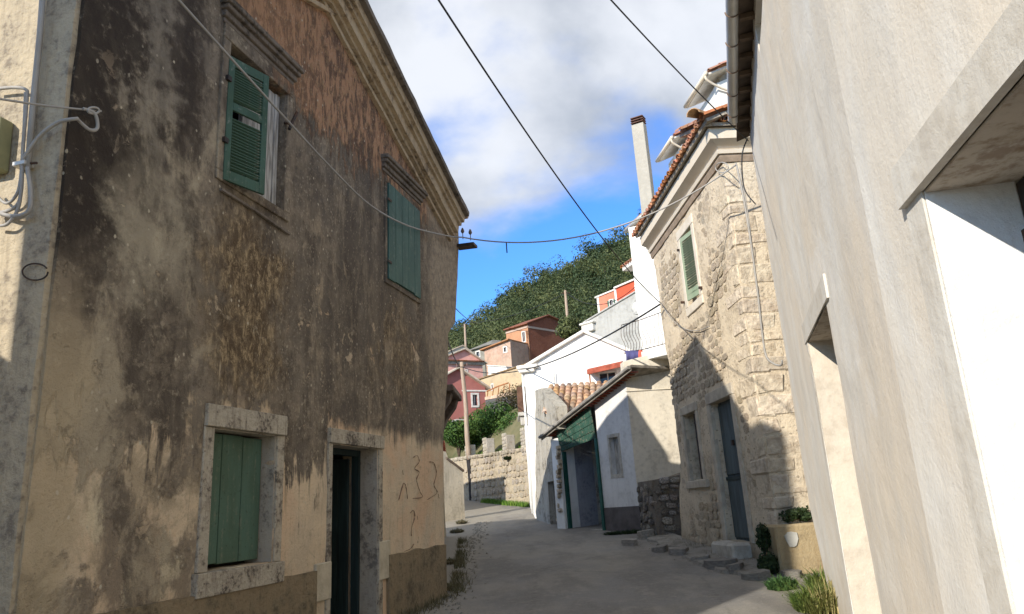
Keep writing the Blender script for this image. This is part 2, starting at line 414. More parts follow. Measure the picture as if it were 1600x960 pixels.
FAC = facade_mat()
SIDEP = plaster('side_plaster', (.47, .395, .28), (.30, .25, .18), 3.2, .65, .55, .025, dark=(.16, .13, .10), patch=.6, base2=(.36, .305, .225), foot=(.15, .115, .08))
STONEF = plaster('window_stone', (.50, .44, .34), (.24, .20, .155), 4.2, .9, 1., .03, dark=(.11, .09, .07), patch=.95, base2=(.34, .29, .225))
REVEAL = plaster('grey_reveal_plaster', (.42, .365, .29), (.29, .25, .20), 3, .5, .6, .015, dark=(.14, .12, .10), patch=.8)
STONED = plaster('dark_moulding', (.20, .165, .13), (.10, .08, .065), 3, .7, .6, .02, dark=(.055, .045, .037), patch=.8)
MOULD = plaster('cream_moulding', (.55, .43, .28), (.33, .25, .17), 2.2, .6, .5, .03, dark=(.15, .115, .08), patch=.75, base2=(.46, .34, .21))
DADO = plaster('brown_dado', (.27, .205, .125), (.16, .12, .08), 2.6, .5, .8, .03, dark=(.10, .078, .052), patch=.7, base2=(.20, .16, .10))
def green_paint(name, col, col2, wear=(.30, .30, .25), amt=.5):
    m, n, b = newmat(name); P = n.coord()
    st = n.noise(n.map(P, (9, 9, .8)), 2.4, 7, .7); f = n.noise(P, 14, 8, .75)
    c = n.mix(n.mr(n.noise(n.map(P, (3, 3, 1)), 1.6, 5), .38, .62), col, col2)
    c = n.mix(n.math('MULTIPLY', n.mr(n.math('ADD', n.math('MULTIPLY', st, .5), n.math('MULTIPLY', f, .5)), .52, .62), amt), c, wear)
    c = n.mix(n.math('MULTIPLY', n.mr(n.noise(P, 30, 5), .6, .7), .5), c, (.03, .04, .03))
    n.put(b.inputs['Base Color'], c); b.inputs['Roughness'].default_value = .65
    n.put(b.inputs['Normal'], n.bump(n.math('ADD', st, f), .004)); MATS[name] = m; return m
GREEN1 = green_paint('green_shutter_paint', (.048, .092, .062), (.058, .115, .083))
GREEN0 = green_paint('faded_green_paint', (.075, .125, .085), (.085, .15, .11), wear=(.20, .21, .15), amt=.6)
GREEN2 = green_paint('blue_green_shutter_paint', (.045, .10, .085), (.06, .125, .105), wear=(.2, .24, .2))
GREEN3 = green_paint('pale_green_paint', (.30, .36, .25), (.24, .31, .21), wear=(.45, .45, .36), amt=.4)
GREEN4 = green_paint('corrugated_green', (.022, .065, .045), (.035, .09, .065), wear=(.25, .20, .15), amt=.85)
GREYW = simple('grey_weathered_wood', (.50, .48, .44), .85, var=.3, scale=5, stretch=(6, 6, .6), bump=.006, col2=(.16, .15, .135))
TEALD = simple('dark_teal_door', (.022, .040, .040), .6, var=.3, scale=4, stretch=(5, 5, .5), col2=(.012, .018, .018))
BLUED = simple('blue_grey_door', (.085, .115, .125), .7, var=.3, scale=3, stretch=(4, 4, .6), col2=(.045, .055, .06))
IRON = simple('black_iron', (.03, .026, .024), .6, var=.3, col2=(.10, .045, .02))
DARK = simple('dark_interior', (.035, .030, .026), .9, var=.2)  # near-black sheets behind openings stand in for the unlit rooms
CONC = simple('pale_concrete', (.50, .47, .41), .9, var=.3, scale=5, bump=.01, col2=(.33, .30, .25))
WHITEP = plaster('white_limewash', (.80, .79, .75), (.60, .58, .53), 1.0, .35, .08, .006, dark=(.52, .49, .43), patch=.18)
def r0_mat():
    m, n, b = newmat('cream_render'); P = n.coord(); s = n.sep(P); M_ = lambda x, y: n.math('MULTIPLY', x, y)
    st = n.noise(n.map(P, (1.2, 1.2, .45)), 1.1, 6, .55, .5); bigg = n.noise(P, .45, 4, .5); f = n.noise(P, 34, 6, .65); w_ = n.noise(n.map(P, (1, 1, .75)), 2.2, 7, .6, .35); tr = n.noise(n.map(P, (1, 1, .9), (3, 1, 2)), 6.5, 5, .6, .5)
    c = n.mix(n.mr(st, .34, .66), (.70, .675, .62), (.66, .605, .52))
    c = n.mix(M_(n.mr(bigg, .45, .62), .7), c, (.69, .60, .48))
    c = n.mix(M_(n.mr(w_, .46, .68), .45), c, (.56, .53, .475))
    c = n.mix(M_(n.mr(n.noise(n.map(P, (3, 3, .35), (3, 3, 3)), 1.2, 6, .6), .54, .7), .28), c, (.50, .48, .45))
    c = n.mix(M_(n.mr(f, .54, .70), .25), c, (.46, .42, .36))
    pt = n.mr(n.noise(n.map(P, (1, 1, .8), (4, 4, 4)), .9, 7, .55, .5), .60, .66)
    c = n.mix(M_(pt, .4), c, (.72, .70, .66))
    c = n.mix(M_(n.mr(n.math('ADD', s[2], M_(w_, 1.4)), .55, 1.35, 1, 0), .6), c, (.45, .385, .29))
    n.put(b.inputs['Base Color'], c); b.inputs['Roughness'].default_value = .88
    n.put(b.inputs['Normal'], n.bump(n.math('ADD', M_(w_, 1.), n.math('ADD', M_(f, .3), M_(tr, .5))), .012)); return m
R0M = r0_mat()
R0B = plaster('surround_render', (.63, .60, .54), (.52, .48, .42), 1.6, .6, .25, .008, dark=(.42, .38, .32), patch=.3, base2=(.58, .535, .46))
JAMBW = plaster('white_jamb_paint', (.78, .78, .765), (.66, .655, .63), 1.2, .35, .15, .012, dark=(.52, .50, .46), patch=.2)
SOFF = plaster('lintel_soffit', (.52, .46, .38), (.26, .19, .12), 2.2, .9, .2, .006, dark=(.22, .15, .10), patch=.6)
STONEW = plaster('rubble_mortar', (.64, .54, .40), (.52, .42, .30), 2.4, .25, .45, .03, dark=(.26, .19, .13), patch=.45, foot=(.12, .105, .075), pits=True)
STONEB = simple('wall_stone', (.64, .54, .40), .95, var=.33, scale=9, bump=.04, bscale=14, obj_var=.13, col2=(.36, .28, .19))
QUOIN = simple('quoin_stone', (.63, .54, .41), .95, var=.33, scale=6, bump=.05, bscale=10, obj_var=.10, col2=(.42, .34, .25))
RUBST = simple('dark_rubble_stone', (.30, .265, .22), .95, var=.3, scale=6, bump=.03, bscale=14, obj_var=.45, col2=(.09, .08, .07))
CREAMC = simple('cream_cornice', (.70, .62, .50), .85, var=.12, scale=2.5, bump=.004, col2=(.60, .48, .35))
TILE = simple('roof_tile_clay', (.50, .22, .11), .9, var=.3, scale=9, bump=.01, obj_var=.28, col2=(.30, .13, .075))
TILEO = simple('old_roof_tile', (.55, .36, .22), .95, var=.3, scale=7, bump=.012, obj_var=.32, col2=(.28, .17, .105))
TILEM = simple('mortar_bed', (.46, .40, .32), .95, var=.3, scale=8, bump=.02)
PIPE = simple('grey_gutter_metal', (.55, .54, .50), .45, .35, var=.2, scale=3, col2=(.40, .38, .35))
WIREM = simple('grey_cable', (.36, .34, .31), .6, var=.1)
WIREB = simple('black_cable', (.025, .026, .03), .6, var=.1)
ROADM = None

# ------------------------------------------------------------------ ground
def ywall(x): return 44.6 - (x + 3) * 2.15 if x < .3 else 37.5 - (x - .3) * .2
def T(x, y):
    g = GR(min(y, 48))
    if y > 40: pass
    yw = ywall(min(max(x, -4.5), 40)) + .35
    if x < -4.5: yw = 47.5
    if y > yw:
        d = y - yw
        k = min(.42, max(.15, .255 + .0028 * x))
        base = 4.25 + 1.9 * min(1, d / 6)
        h = base + k * min(d, 150) * (1 - .12 * cos(min(d, 150) / 150 * pi)) * (1 if d < 150 else 1) - k * 8 * min(1, d / 30)
        if d > 150: h -= (d - 150) * .22
        g = max(g, h)
    if x > 11 and y < 60: g += (x - 11) * .28
    if x < -11: g += (-x - 11) * .08
    return g
def road_mat():
    m, n, b = newmat('worn_road'); P = n.coord(); s = n.sep(P)
    big = n.noise(P, .35, 5, .6, .4); med = n.noise(n.map(P, (1.3, .45, 1)), .9, 9, .62, .15); f = n.noise(P, 55, 6, .75); g = n.noise(P, 9, 8, .75)
    c = n.mix(n.mr(big, .42, .6), (.225, .215, .20), (.275, .255, .22))
    c = n.mix(n.math('MULTIPLY', n.mr(med, .42, .62), .75), c, (.175, .162, .145))
    c = n.mix(n.math('MULTIPLY', n.mr(n.noise(n.map(P, (1, .6, 1), (7, 7, 7)), 2.6, 9, .7, .2), .52, .66), .45), c, (.32, .295, .25))
    c = n.mix(n.math('MULTIPLY', n.mr(g, .52, .66), .5), c, (.34, .31, .27))
    c = n.mix(n.math('MULTIPLY', n.mr(f, .5, .66), .6), c, (.09, .085, .08))
    c = n.mix(n.math('MULTIPLY', n.mr(n.voro(P, 38.), .22, .12), .45), c, (.40, .37, .33))
    v = n.voro(n.map(n.coord(), (1, .6, 1)), .33, feature='DISTANCE_TO_EDGE')
    c = n.mix(n.math('MULTIPLY', n.mr(n.math('ADD', v, n.math('MULTIPLY', n.math('ADD', g, -.5), .16)), .006, .0), .25), c, (.10, .09, .08))
    # dirt along both edges
    ed = n.math('MAXIMUM', n.mr(n.math('SUBTRACT', s[0], n.math('MULTIPLY', g, .9)), -1.3, -1.95), n.mr(n.math('ADD', s[0], n.math('MULTIPLY', g, .9)), 3.3, 3.9))
    c = n.mix(n.math('MULTIPLY', ed, .7), c, (.30, .27, .22))
    n.put(b.inputs['Base Color'], c); b.inputs['Roughness'].default_value = .92
    n.put(b.inputs['Normal'], n.bump(n.math('ADD', n.math('MULTIPLY', g, 1.), n.math('ADD', n.math('MULTIPLY', f, .5), n.math('MULTIPLY', med, 2.))), .018)); return m
ROADM = road_mat()
EARTH = simple('dry_hill_earth', (.17, .15, .08), .95, var=.3, scale=.5, bump=.05, bscale=4, col2=(.07, .085, .035))
def grid_sheet(name, xs, ys, fz, mat, kind='structure'):
    vs = [(x, y, fz(x, y)) for y in ys for x in xs]; nx = len(xs)
    fs = [(j * nx + i, j * nx + i + 1, (j + 1) * nx + i + 1, (j + 1) * nx + i) for j in range(len(ys) - 1) for i in range(nx - 1)]
    me = bpy.data.meshes.new(name); me.from_pydata(vs, [], fs); me.materials.append(mat)
    for p in me.polygons: p.use_smooth = True
    o = link(name, me); tag(o, kind=kind); return o
def frange(a, b, s):
    o = []
    while a < b: o.append(a); a += s
    return o
xs = frange(-600, -40, 40) + frange(-40, -12, 2) + frange(-12, 14, .5) + frange(14, 80, 2.5) + frange(80, 700, 40)
ys = frange(-300, -20, 40) + frange(-20, 36, 1.) + frange(36, 52, .4) + frange(52, 230, 4) + frange(230, 900, 45)
o = grid_sheet('hillside_ground', xs, ys, lambda x, y: T(x, y) - (.03 if y < ywall(min(max(x, -4.5), 40)) + .3 else 0), EARTH)
tag(o, 'dry green slope rising behind the village')
def rz(x, y):
    return GR(y) + .010 * noise.noise(Vector((x * 1.3, y * 1.3, 0))) + .006 * noise.noise(Vector((x * 5, y * 5, 2))) - (.03 if False else 0)
o = grid_sheet('road', frange(-8, 7.3, .12) , frange(-6, 50.5, .25), lambda x, y: rz(x, y) if y < ywall(min(x, 40)) + .2 else -3, ROADM)
tag(o, 'worn grey road climbing between the houses')

# ------------------------------------------------------------------ shared small builders
def stone_variants(k, mat, seed, name='stone'):
    rnd = random.Random(seed); out = []
    for i in range(k):
        n = 9; ang = [2 * pi * (j + rnd.uniform(-.25, .25)) / n for j in range(n)]
        def se(a, r): c, s_ = cos(a), sin(a); q = (abs(c) ** 4.5 + abs(s_) ** 4.5) ** (-1 / 4.5); return c * q * r, s_ * q * r
        r = [rnd.uniform(.86, 1.03) for _ in range(n)]
        mb = MB(); P = []
        for lev, (sc, d) in enumerate(((1.0, -1.), (.98, .55), (.88, .9))):
            for j in range(n):
                x, z = se(ang[j], .5 * r[j] * sc); P.append((x, d * (1 if lev < 2 else rnd.uniform(.8, 1.1)), z))
        P.append((rnd.uniform(-.1, .1), 1.05, rnd.uniform(-.1, .1)))
        F = [(l * n + j, l * n + (j + 1) % n, (l + 1) * n + (j + 1) % n, (l + 1) * n + j) for l in range(2) for j in range(n)]
        F += [(2 * n + j, 2 * n + (j + 1) % n, 3 * n) for j in range(n)]
        mb.add(P, F); out.append(mb.mesh(name, mat))
    return out
def rubble(fr, parent, u0, u1, z0, z1, hs, ws, variants, d, skip, seed, limit=300, name='stone', extra_mat=None, fill=.93, tilt=.08):
    """courses of separate stones set in a wall"""
    rnd = random.Random(seed); z = z0; L = []
    while z < z1:
        h = rnd.uniform(*hs); u = u0 - rnd.uniform(0, .2)
        while u < u1:
            w_ = rnd.uniform(*ws); hh = h * rnd.uniform(.75, 1.15)
            c = (u + w_ / 2, z + h / 2 + rnd.uniform(-.1, .1) * h)
            if c[0] - w_ * .45 > u0 and c[0] + w_ * .45 < u1 and not skip(c[0], c[1], w_ / 2, hh / 2):
                L.append((c, w_ * fill, hh * fill * .95, rnd.uniform(.6, 1.3) * d, rnd.uniform(-tilt, tilt), rnd.choice(variants)))
            u += w_
        z += h
    L.sort(key=lambda t: -t[1] * t[2])
    for c, a, h, dd, r, me in L[:limit]:
        M_ = Matrix.Translation((c[0], 0, c[1])) @ Matrix.Rotation(r, 4, 'Y') @ Matrix.Diagonal((a, dd * fr.sgn, h, 1))
        link(name, me, parent, M_)
    if len(L) > limit:
        mb = MB()
        for c, a, h, dd, r, me in L[limit:]:
            M_ = Matrix.Translation((c[0], 0, c[1])) @ Matrix.Rotation(r, 4, 'Y') @ Matrix.Diagonal((a, dd * fr.sgn, h, 1))
            mb.add([tuple(M_ @ v.co) for v in me.vertices], [tuple(p.vertices) for p in me.polygons])
        o = mb.build('small_stone', variants[0].materials[0], parent); o['kind'] = 'stuff'
    return len(L)
def tile_mesh(r, l, mat, taper=.82, t=.014, n=6, name='roof_tile'):
    """barrel tile lying along +Y (down-slope), arched up in Z"""
    mb = MB(); P = []
    for y, rr in ((0, r * taper), (l, r)):
        for q in (rr, rr - t):
            for k in range(n + 1):
                a = pi * k / n; P.append((cos(a) * q, y, sin(a) * q * .85))
    m = n + 1; F = []
    for k in range(n):
        F += [(k, k + 1, 2 * m + k + 1, 2 * m + k), (m + k, m + k + 1, 3 * m + k + 1, 3 * m + k), (2 * m + k, 2 * m + k + 1, 3 * m + k + 1, 3 * m + k), (k, k + 1, m + k + 1, m + k)]
    F += [(0, m, 3 * m, 2 * m), (m - 1, 2 * m - 1, 4 * m - 1, 3 * m - 1)]
    mb.add(P, F); me = mb.mesh(name, mat, smooth=False); return me
def tile_roof(parent, O, along, down, ncol, nrow, pitch, row, me, seed, deck_mat=None, deck_name='roof_deck', pans=True, jit=.012, limit=300):
    """O top corner (in parent's space), along = unit vector along the eaves, down = unit vector down the slope"""
    rnd = random.Random(seed); a = Vector(along).normalized(); d = Vector(down).normalized(); n_ = a.cross(d)
    if n_.z < 0: n_ = -n_
    W = ncol * pitch; Lh = nrow * row
    if deck_mat:
        mb = MB(); c = [Vector(O) + a * x + d * y - n_ * q for q in (.01, .07) for (x, y) in ((0, 0), (W, 0), (W, Lh - .03), (0, Lh - .03))]
        mb.add([tuple(p) for p in c], [(0, 1, 2, 3), (7, 6, 5, 4), (0, 4, 5, 1), (1, 5, 6, 2), (2, 6, 7, 3), (3, 7, 4, 0)]); mb.build(deck_name, deck_mat, parent)
    L = []
    for r_ in range(nrow):
        for c in range(ncol + 1):
            for kind in ((0, 1) if pans else (0,)):
                if kind == 1 and c == ncol: continue
                x = (c + .5 * kind) * pitch; y = r_ * row
                up = n_ if kind == 0 else -n_
                off = (.035 if kind == 0 else .065) + r_ * 0
                X = a * (1 if kind == 0 else -1)
                Mx = Matrix((X, d, up)).transposed().to_4x4()
                if Mx.determinant() < 0: Mx = Matrix((-X, d, up)).transposed().to_4x4()
                p = Vector(O) + a * (x + rnd.gauss(0, jit)) + d * (y + rnd.gauss(0, jit)) + n_ * (off + rnd.gauss(0, jit * .4))
                M_ = Matrix.Translation(p) @ Mx @ Matrix.Rotation(rnd.gauss(0, .03), 4, 'Z') @ Matrix.Rotation(-.04, 4, 'X')
                L.append((-y + (10 if kind else 0), M_))
    L.sort(key=lambda t: t[0])
    for _, M_ in L[:limit]: link('roof_tile', me, parent, M_)
    if len(L) > limit:
        mb = MB()
        for _, M_ in L[limit:]: mb.add([tuple(M_ @ v.co) for v in me.vertices], [tuple(p.vertices) for p in me.polygons])
        o = mb.build('small_roof_tile', me.materials[0], parent); o['kind'] = 'stuff'
def plank_shutter(fr, parent, u0, u1, z0, z1, w, n, mat, name='shutter', batt=True, low=None, gap=.008, t=.03):
    sh = link(name, None, parent)
    rnd = random.Random(int(u0 * 100)); du = (u1 - u0) / n
    for i in range(n):
        a, b = u0 + i * du, u0 + (i + 1) * du - gap
        zz = z0 + rnd.uniform(0, .03)
        MB(fr).box(a, b, w - t + rnd.uniform(-.004, .004), w, zz, z1 - rnd.uniform(0, .01)).build('plank', mat, sh, bevel=.003)
    if batt:
        MB(fr).box(u0 + .01, u1 - .01, w - t - .03, w - t - .003, z0 + .02, z0 + .10).build('batten', mat, sh)
        MB(fr).box(u0 + .01, u1 - .01, w - t - .03, w - t - .003, z1 - .12, z1 - .04).build('batten', mat, sh)
    return sh
def louvre_shutter(fr, parent, H, ang, W, h, mat, nsl=16, mid=.42, missing=(), st=.07, name='shutter', slat_tilt=.6, sag=0.):
    """H = hinge point (u,w,z) at the bottom; opens by ang out of the wall"""
    g = fr.sgn
    M_ = Matrix.Translation((H[0], H[1] * g, H[2])) @ Matrix.Rotation(g * ang, 4, 'Z') @ Matrix.Rotation(sag, 4, 'Y')
    fb = MB(fr)
    t = .035
    fb.box(0, st, -t, 0, 0, h).box(W - st, W, -t, 0, 0, h)
    for a, b in ((0, .11), (h * mid - .04, h * mid + .045), (h - .10, h)): fb.box(st + .001, W - st - .001, -t + .002, -.002, a, b)
    sh = fb.build(name, mat, parent, bevel=.003, lmat=M_)
    sl = MB(fr); sl.add([(st, -.034, -.02), (W - st, -.034, -.02), (W - st, -.001, .0), (st, -.001, .0), (st, -.034, -.012), (W - st, -.034, -.012), (W - st, -.001, .008), (st, -.001, .008)],
                        [(0, 1, 2, 3), (4, 5, 6, 7), (0, 1, 5, 4), (1, 2, 6, 5), (2, 3, 7, 6), (3, 0, 4, 7)])
    me = sl.mesh('slat', mat)
    rnd = random.Random(3)
    for z0_, z1_, k in ((.13, h * mid - .06, int(nsl * mid) + 1), (h * mid + .07, h - .12, nsl - int(nsl * mid))):
        for i in range(k):
            z = z0_ + (z1_ - z0_) * (i + .5) / k; q = len([0])
            if (round(z, 2), ) and any(a < z < b for a, b in missing): continue
            link('slat', me, sh, Matrix.Translation((0, 0, z)) @ Matrix.Rotation(rnd.gauss(0, .012), 4, 'Y'))
    return sh
def surround(fr, parent, holes_rect, bl, br, bt, bb, proud, mat, name='window_frame', lintel_proud=None, rev=.0, sill=None, bevel=.006):
    u0, u1, z0, z1 = holes_rect
    lp = lintel_proud or proud + .004
    o = link(name, None, parent)
    MB(fr).box(u0 - bl, u1 + br, -.06, lp, z1, z1 + bt).build('lintel', mat, o, bevel=bevel, jit=.004)
    if bl: MB(fr).box(u0 - bl, u0, -.06, proud, z0 - (0 if bb else 0), z1 - .002).build('jamb_stone', mat, o, bevel=bevel, jit=.004)
    if br: MB(fr).box(u1, u1 + br, -.06, proud, z0, z1 - .002).build('jamb_stone', mat, o, bevel=bevel, jit=.004)
    if bb: MB(fr).box(u0 - bl - (sill or 0), u1 + br + (sill or 0), -.06, proud + (.03 if sill else .003), z0 - bb, z0 - .002).build('sill', mat, o, bevel=bevel, jit=.004)
    return o
def cable(name, pts, r, mat, label, cat='cable', group=None, n=6):
    o = MB().tube(pts, r, n).build(name, mat, None, smooth=True); tag(o, label, cat, group); return o
def catmull(pts, k=8):
    P = [Vector(p) for p in pts]; out = []
    for i in range(len(P) - 1):
        p0 = P[max(i - 1, 0)]; p1 = P[i]; p2 = P[i + 1]; p3 = P[min(i + 2, len(P) - 1)]
        for j in range(k):
            t = j / k; out.append(.5 * ((2 * p1) + (p2 - p0) * t + (2 * p0 - 5 * p1 + 4 * p2 - p3) * t * t + (3 * p1 - p0 - 3 * p2 + p3) * t ** 3))
    out.append(P[-1]); return out
def leaf_cloud(mb, c, R, n, size, rnd, shell=.45, squash=1., lobes=None, up=.2, nj=.5):
    for i in range(n):
        if lobes:
            lc, lr = rnd.choice(lobes)
        else: lc, lr = c, R
        d = Vector((rnd.gauss(0, 1), rnd.gauss(0, 1), rnd.gauss(0, 1))).normalized()
        p = Vector(lc) + Vector((d.x * lr, d.y * lr, d.z * lr * squash)) * (1 - shell * rnd.random() ** 2)
        nrm = (d + Vector((rnd.gauss(0, nj), rnd.gauss(0, nj), rnd.gauss(0, nj) + up))).normalized()
        a = nrm.orthogonal().normalized(); a = Matrix.Rotation(rnd.uniform(0, 6.28), 3, nrm) @ a; b = nrm.cross(a)
        s_ = size * rnd.uniform(.6, 1.4)
        b0 = len(mb.v); mb.v += [tuple(p + a * s_), tuple(p + b * s_ * .55), tuple(p - a * s_), tuple(p - b * s_ * .55)]; mb.f.append((b0, b0 + 1, b0 + 2, b0 + 3))
def fast_mesh(mb, name, mat):
    me = bpy.data.meshes.new(name); me.from_pydata(mb.v, [], mb.f); me.materials.append(mat); return me

# ------------------------------------------------------------------ LEFT HOUSE
PL = ground(690, 935)
L = Fr(PL, vdir(1130, 769), 1, .028)
lh = thing('old_house', 'tall old house with soot-stained peeling plaster, gable and green shutters, filling the left side', 'house', L.mat)
UL = L.uv(78, 480)[0]
rakeR = (1.15, 6.55); apex = (-4.0, 8.15); rakeL = (UL - .1, 6.75)
r1 = L.uv(695, 930)[0]; r2 = L.uv(692, 690)[0]; r3 = L.uv(700, 522)[0]; r4 = L.uv(712, 492)[0]; r5 = L.uv(716, 372)[0]
out = [(UL, -.6), (r1, -.6), (r1, .0), (r1 + .03, .8), (r2, 2.4), (r3 - .02, 3.6), (r3, 4.3), (r4, 4.62), (r5, 6.2), (r5, 6.6), (apex[0], apex[1]), (UL, 6.8)]
def lrect(a, b, c, d):
    """photo corners -> rectangle on the facade"""
    q = [L.uv(*p) for p in (a, b, c, d)]
    return (q[0][0] + q[3][0]) / 2, (q[1][0] + q[2][0]) / 2, (q[2][1] + q[3][1]) / 2, (q[0][1] + q[1][1]) / 2
W1 = lrect((334, 668), (432, 680), (424, 880), (320, 893))
DO = (L.uv(518, 702)[0], L.uv(590, 700)[0], -.35, L.uv(555, 697)[1])
W2 = (-5.93, -4.86, 4.62, 6.05)
W3 = lrect((600, 292), (650, 322), (653, 466), (607, 438))
fac = wall(L, out, [rect(*W1), rect(*DO), rect(*W2), rect(*W3)], .5, .13, .016, 'facade_wall', FAC, lh, edge_amp=.02)
# dado: coarser render, a little proud
dz = .76
def strip(u0, u1, z0, z1, w0, w1, mat, name, parent, fr, rough_top=True, step=.12):
    n = max(2, int((u1 - u0) / step)); top = [(u0 + (u1 - u0) * i / n, z1 + (noise.noise(Vector((i * .31, z1, u0))) * .035 + noise.noise(Vector((i * 1.7, z1, u0))) * .012 if rough_top else 0)) for i in range(n + 1)]
    return MB(fr).prism([(u0, z0), (u1, z0)] + top[::-1], w0, w1).build(name, mat, parent)
strip(UL + .01, DO[0] - .34, -.6, dz, -.05, .034, DADO, 'dado', lh, L)
strip(DO[1] + .30, r1 + .015, -.6, dz + .03, -.05, .034, DADO, 'dado', lh, L)
# pale stones framing the foot of the door
MB(L).box(DO[0] - .34, DO[0] - .002, -.05, .03, .72 - .28, .72 + .12).build('quoin_patch', simple('pale_patch_render', (.56, .49, .36), .9, var=.3, scale=6, bump=.01, col2=(.42, .36, .26)), lh, bevel=.01, jit=.01)
MB(L).box(DO[1] + .002, DO[1] + .36, -.05, .028, .50, .98).build('quoin_patch', MATS['pale_patch_render'], lh, bevel=.01, jit=.01)
# roof body, back and inner faces
DEP = 9.0
HS = MB(L)
HS.add([(UL + .02, -.45, -.6), (r2, -.45, -.6), (r2, -DEP, -.6), (UL + .02, -DEP, -.6), (UL + .02, -.45, 6.7), (r2, -.45, 6.6), (r2, -DEP, 6.6), (UL + .02, -DEP, 6.7)], [(1, 2, 6, 5), (2, 3, 7, 6)])
HS.build('rear_walls', SIDEP, lh)
MB(L).box(UL + .3, r2 - .3, -DEP, -3.4, -.5, 3.0).build('inner_partition', DARK, lh)
MB(L).box(UL + .05, r2 - .05, -3.4, -.5, -.6, -.3).build('inner_floor', simple('inner_floor', (.10, .09, .08), .9), lh)
MB(L).box(UL + .05, r2 - .05, -3.4, -.5, 2.9, 3.1).build('inner_floor', DARK, lh)
# rake cornices: stepped profile
def rake(a, b, name):
    """moulded band running along the gable edge from a (low) to b (high) in (u,z)"""
    d = Vector((b[0] - a[0], b[1] - a[1])).normalized(); nn = Vector((-d.y, d.x)); nn = nn if nn.y > 0 else -nn
    for q0, q1, w1, mt, nm in ((-.52, -.46, .06, MOULD, 'cornice_band'), (-.40, -.34, .10, MOULD, 'cornice_band'), (-.34, -.18, .17, MOULD, 'cornice_band'), (-.18, -.11, .22, MOULD, 'cornice_band'), (-.11, .02, .27, MOULD, 'cornice_band'), (.02, .11, .35, STONED, 'coping')):
        poly = [(a[0] + nn.x * q0, a[1] + nn.y * q0), (b[0] + nn.x * q0, b[1] + nn.y * q0), (b[0] + nn.x * q1, b[1] + nn.y * q1), (a[0] + nn.x * q1, a[1] + nn.y * q1)]
        n = 24; lo = [Vector(poly[0]).lerp(Vector(poly[1]), i / n) for i in range(n + 1)]; hi = [Vector(poly[3]).lerp(Vector(poly[2]), i / n) for i in range(n + 1)]
        mb = MB(L); P = []
        for i in range(n + 1):
            jw = noise.noise(Vector((i * .45, q0 * 3, 1))) * .012 + (noise.noise(Vector((i * 1.3, q0, 9))) * .02 if nm == 'coping' else 0)
            hj = noise.noise(Vector((i * .8, 4, 1))) * .022 if nm == 'coping' else 0
            P += [(lo[i].x, -.03, lo[i].y), (lo[i].x, w1 + jw, lo[i].y), (hi[i].x, w1 + jw, hi[i].y + hj), (hi[i].x, -.03, hi[i].y + hj)]
        F = []
        for i in range(n):
            for k in range(4): F.append((i * 4 + k, i * 4 + (k + 1) % 4, i * 4 + 4 + (k + 1) % 4, i * 4 + 4 + k))
        F += [(0, 1, 2, 3), (n * 4, n * 4 + 1, n * 4 + 2, n * 4 + 3)]
        mb.add(P, F).build(nm, mt, lh)
ta = L.uv(571, 0, .33); tb = L.uv(690, 258, .33); te = L.uv(731, 332, .33)
sl = (ta[1] - te[1]) / (ta[0] - te[0])
apx = (-4.0, te[1] + sl * (-4.0 - te[0]))
rake((te[0], te[1] - .1), (apx[0], apx[1] - .1), 'r')
rake((UL - .3, apx[1] - .1 + sl * (apx[0] - UL + .3)), (apx[0] - .001, apx[1] - .1), 'l')
# roof slopes behind the gable (tiles far above eye level are never seen, thin slab with tile edge)
for a, b in (((te[0] + .15, te[1] - .06), apx), (apx, (UL - .35, apx[1] + sl * (apx[0] - UL + .35)))):
    MB(L).prism([(a[0], a[1] - .02), (b[0], b[1] - .02), (b[0], b[1] + .08), (a[0], a[1] + .08)], .30, -DEP).build('roof_slope', TILEO, lh, bevel=.02)
# side wall (towards the camera)
cornerP = L.wp(UL - .045, 0, 0)
us = Vector((L.u.y, -L.u.x, 0))
S = Fr(cornerP, us, 1, 0)
sout = [(-7.0, -.6), (-.035, -.6), (-.018, 0), (.172, 6.9), (-7.0, 6.9)]
so = wall(S, sout, [], .4, .2, .012, 'side_wall', SIDEP, None, edge_amp=.012)
so.parent = lh; so.matrix_local = L.mat.inverted() @ S.mat
# --- lower window with plank shutters
surround(L, lh, W1, .14, .13, .2, .2, .022, STONEF, 'window_frame', lintel_proud=.05, sill=.03)
fw = MB(L)
plank_shutter(L, lh, W1[0] + .02, W1[1] - .02, W1[2] + .03, W1[3] - .03, -.14, 3, GREEN0, gap=.014)
MB(L).box(W1[0], W1[1], -.38, -.30, W1[2], W1[3]).build('unlit_backing', DARK, lh)
for q in (.2, .8): MB(L).box(W1[0] + .0, W1[0] + .07, -.14, -.125, W1[2] + (W1[3] - W1[2]) * q, W1[2] + (W1[3] - W1[2]) * q + .03).build('hinge', IRON, lh)
for r_, dp in ((W1, .30), (DO, .30)):
    MB(L).box(r_[1] - .014, r_[1] + .01, -dp, -.003, r_[2], r_[3] - .001).build('reveal', REVEAL, lh, jit=.003)
    MB(L).box(r_[0], r_[1] - .016, -dp, -.004, r_[3] - .014, r_[3] + .01).build('reveal', REVEAL, lh)
    MB(L).box(r_[0] - .01, r_[0] + .014, -dp, -.003, r_[2], r_[3] - .016).build('reveal', REVEAL, lh)
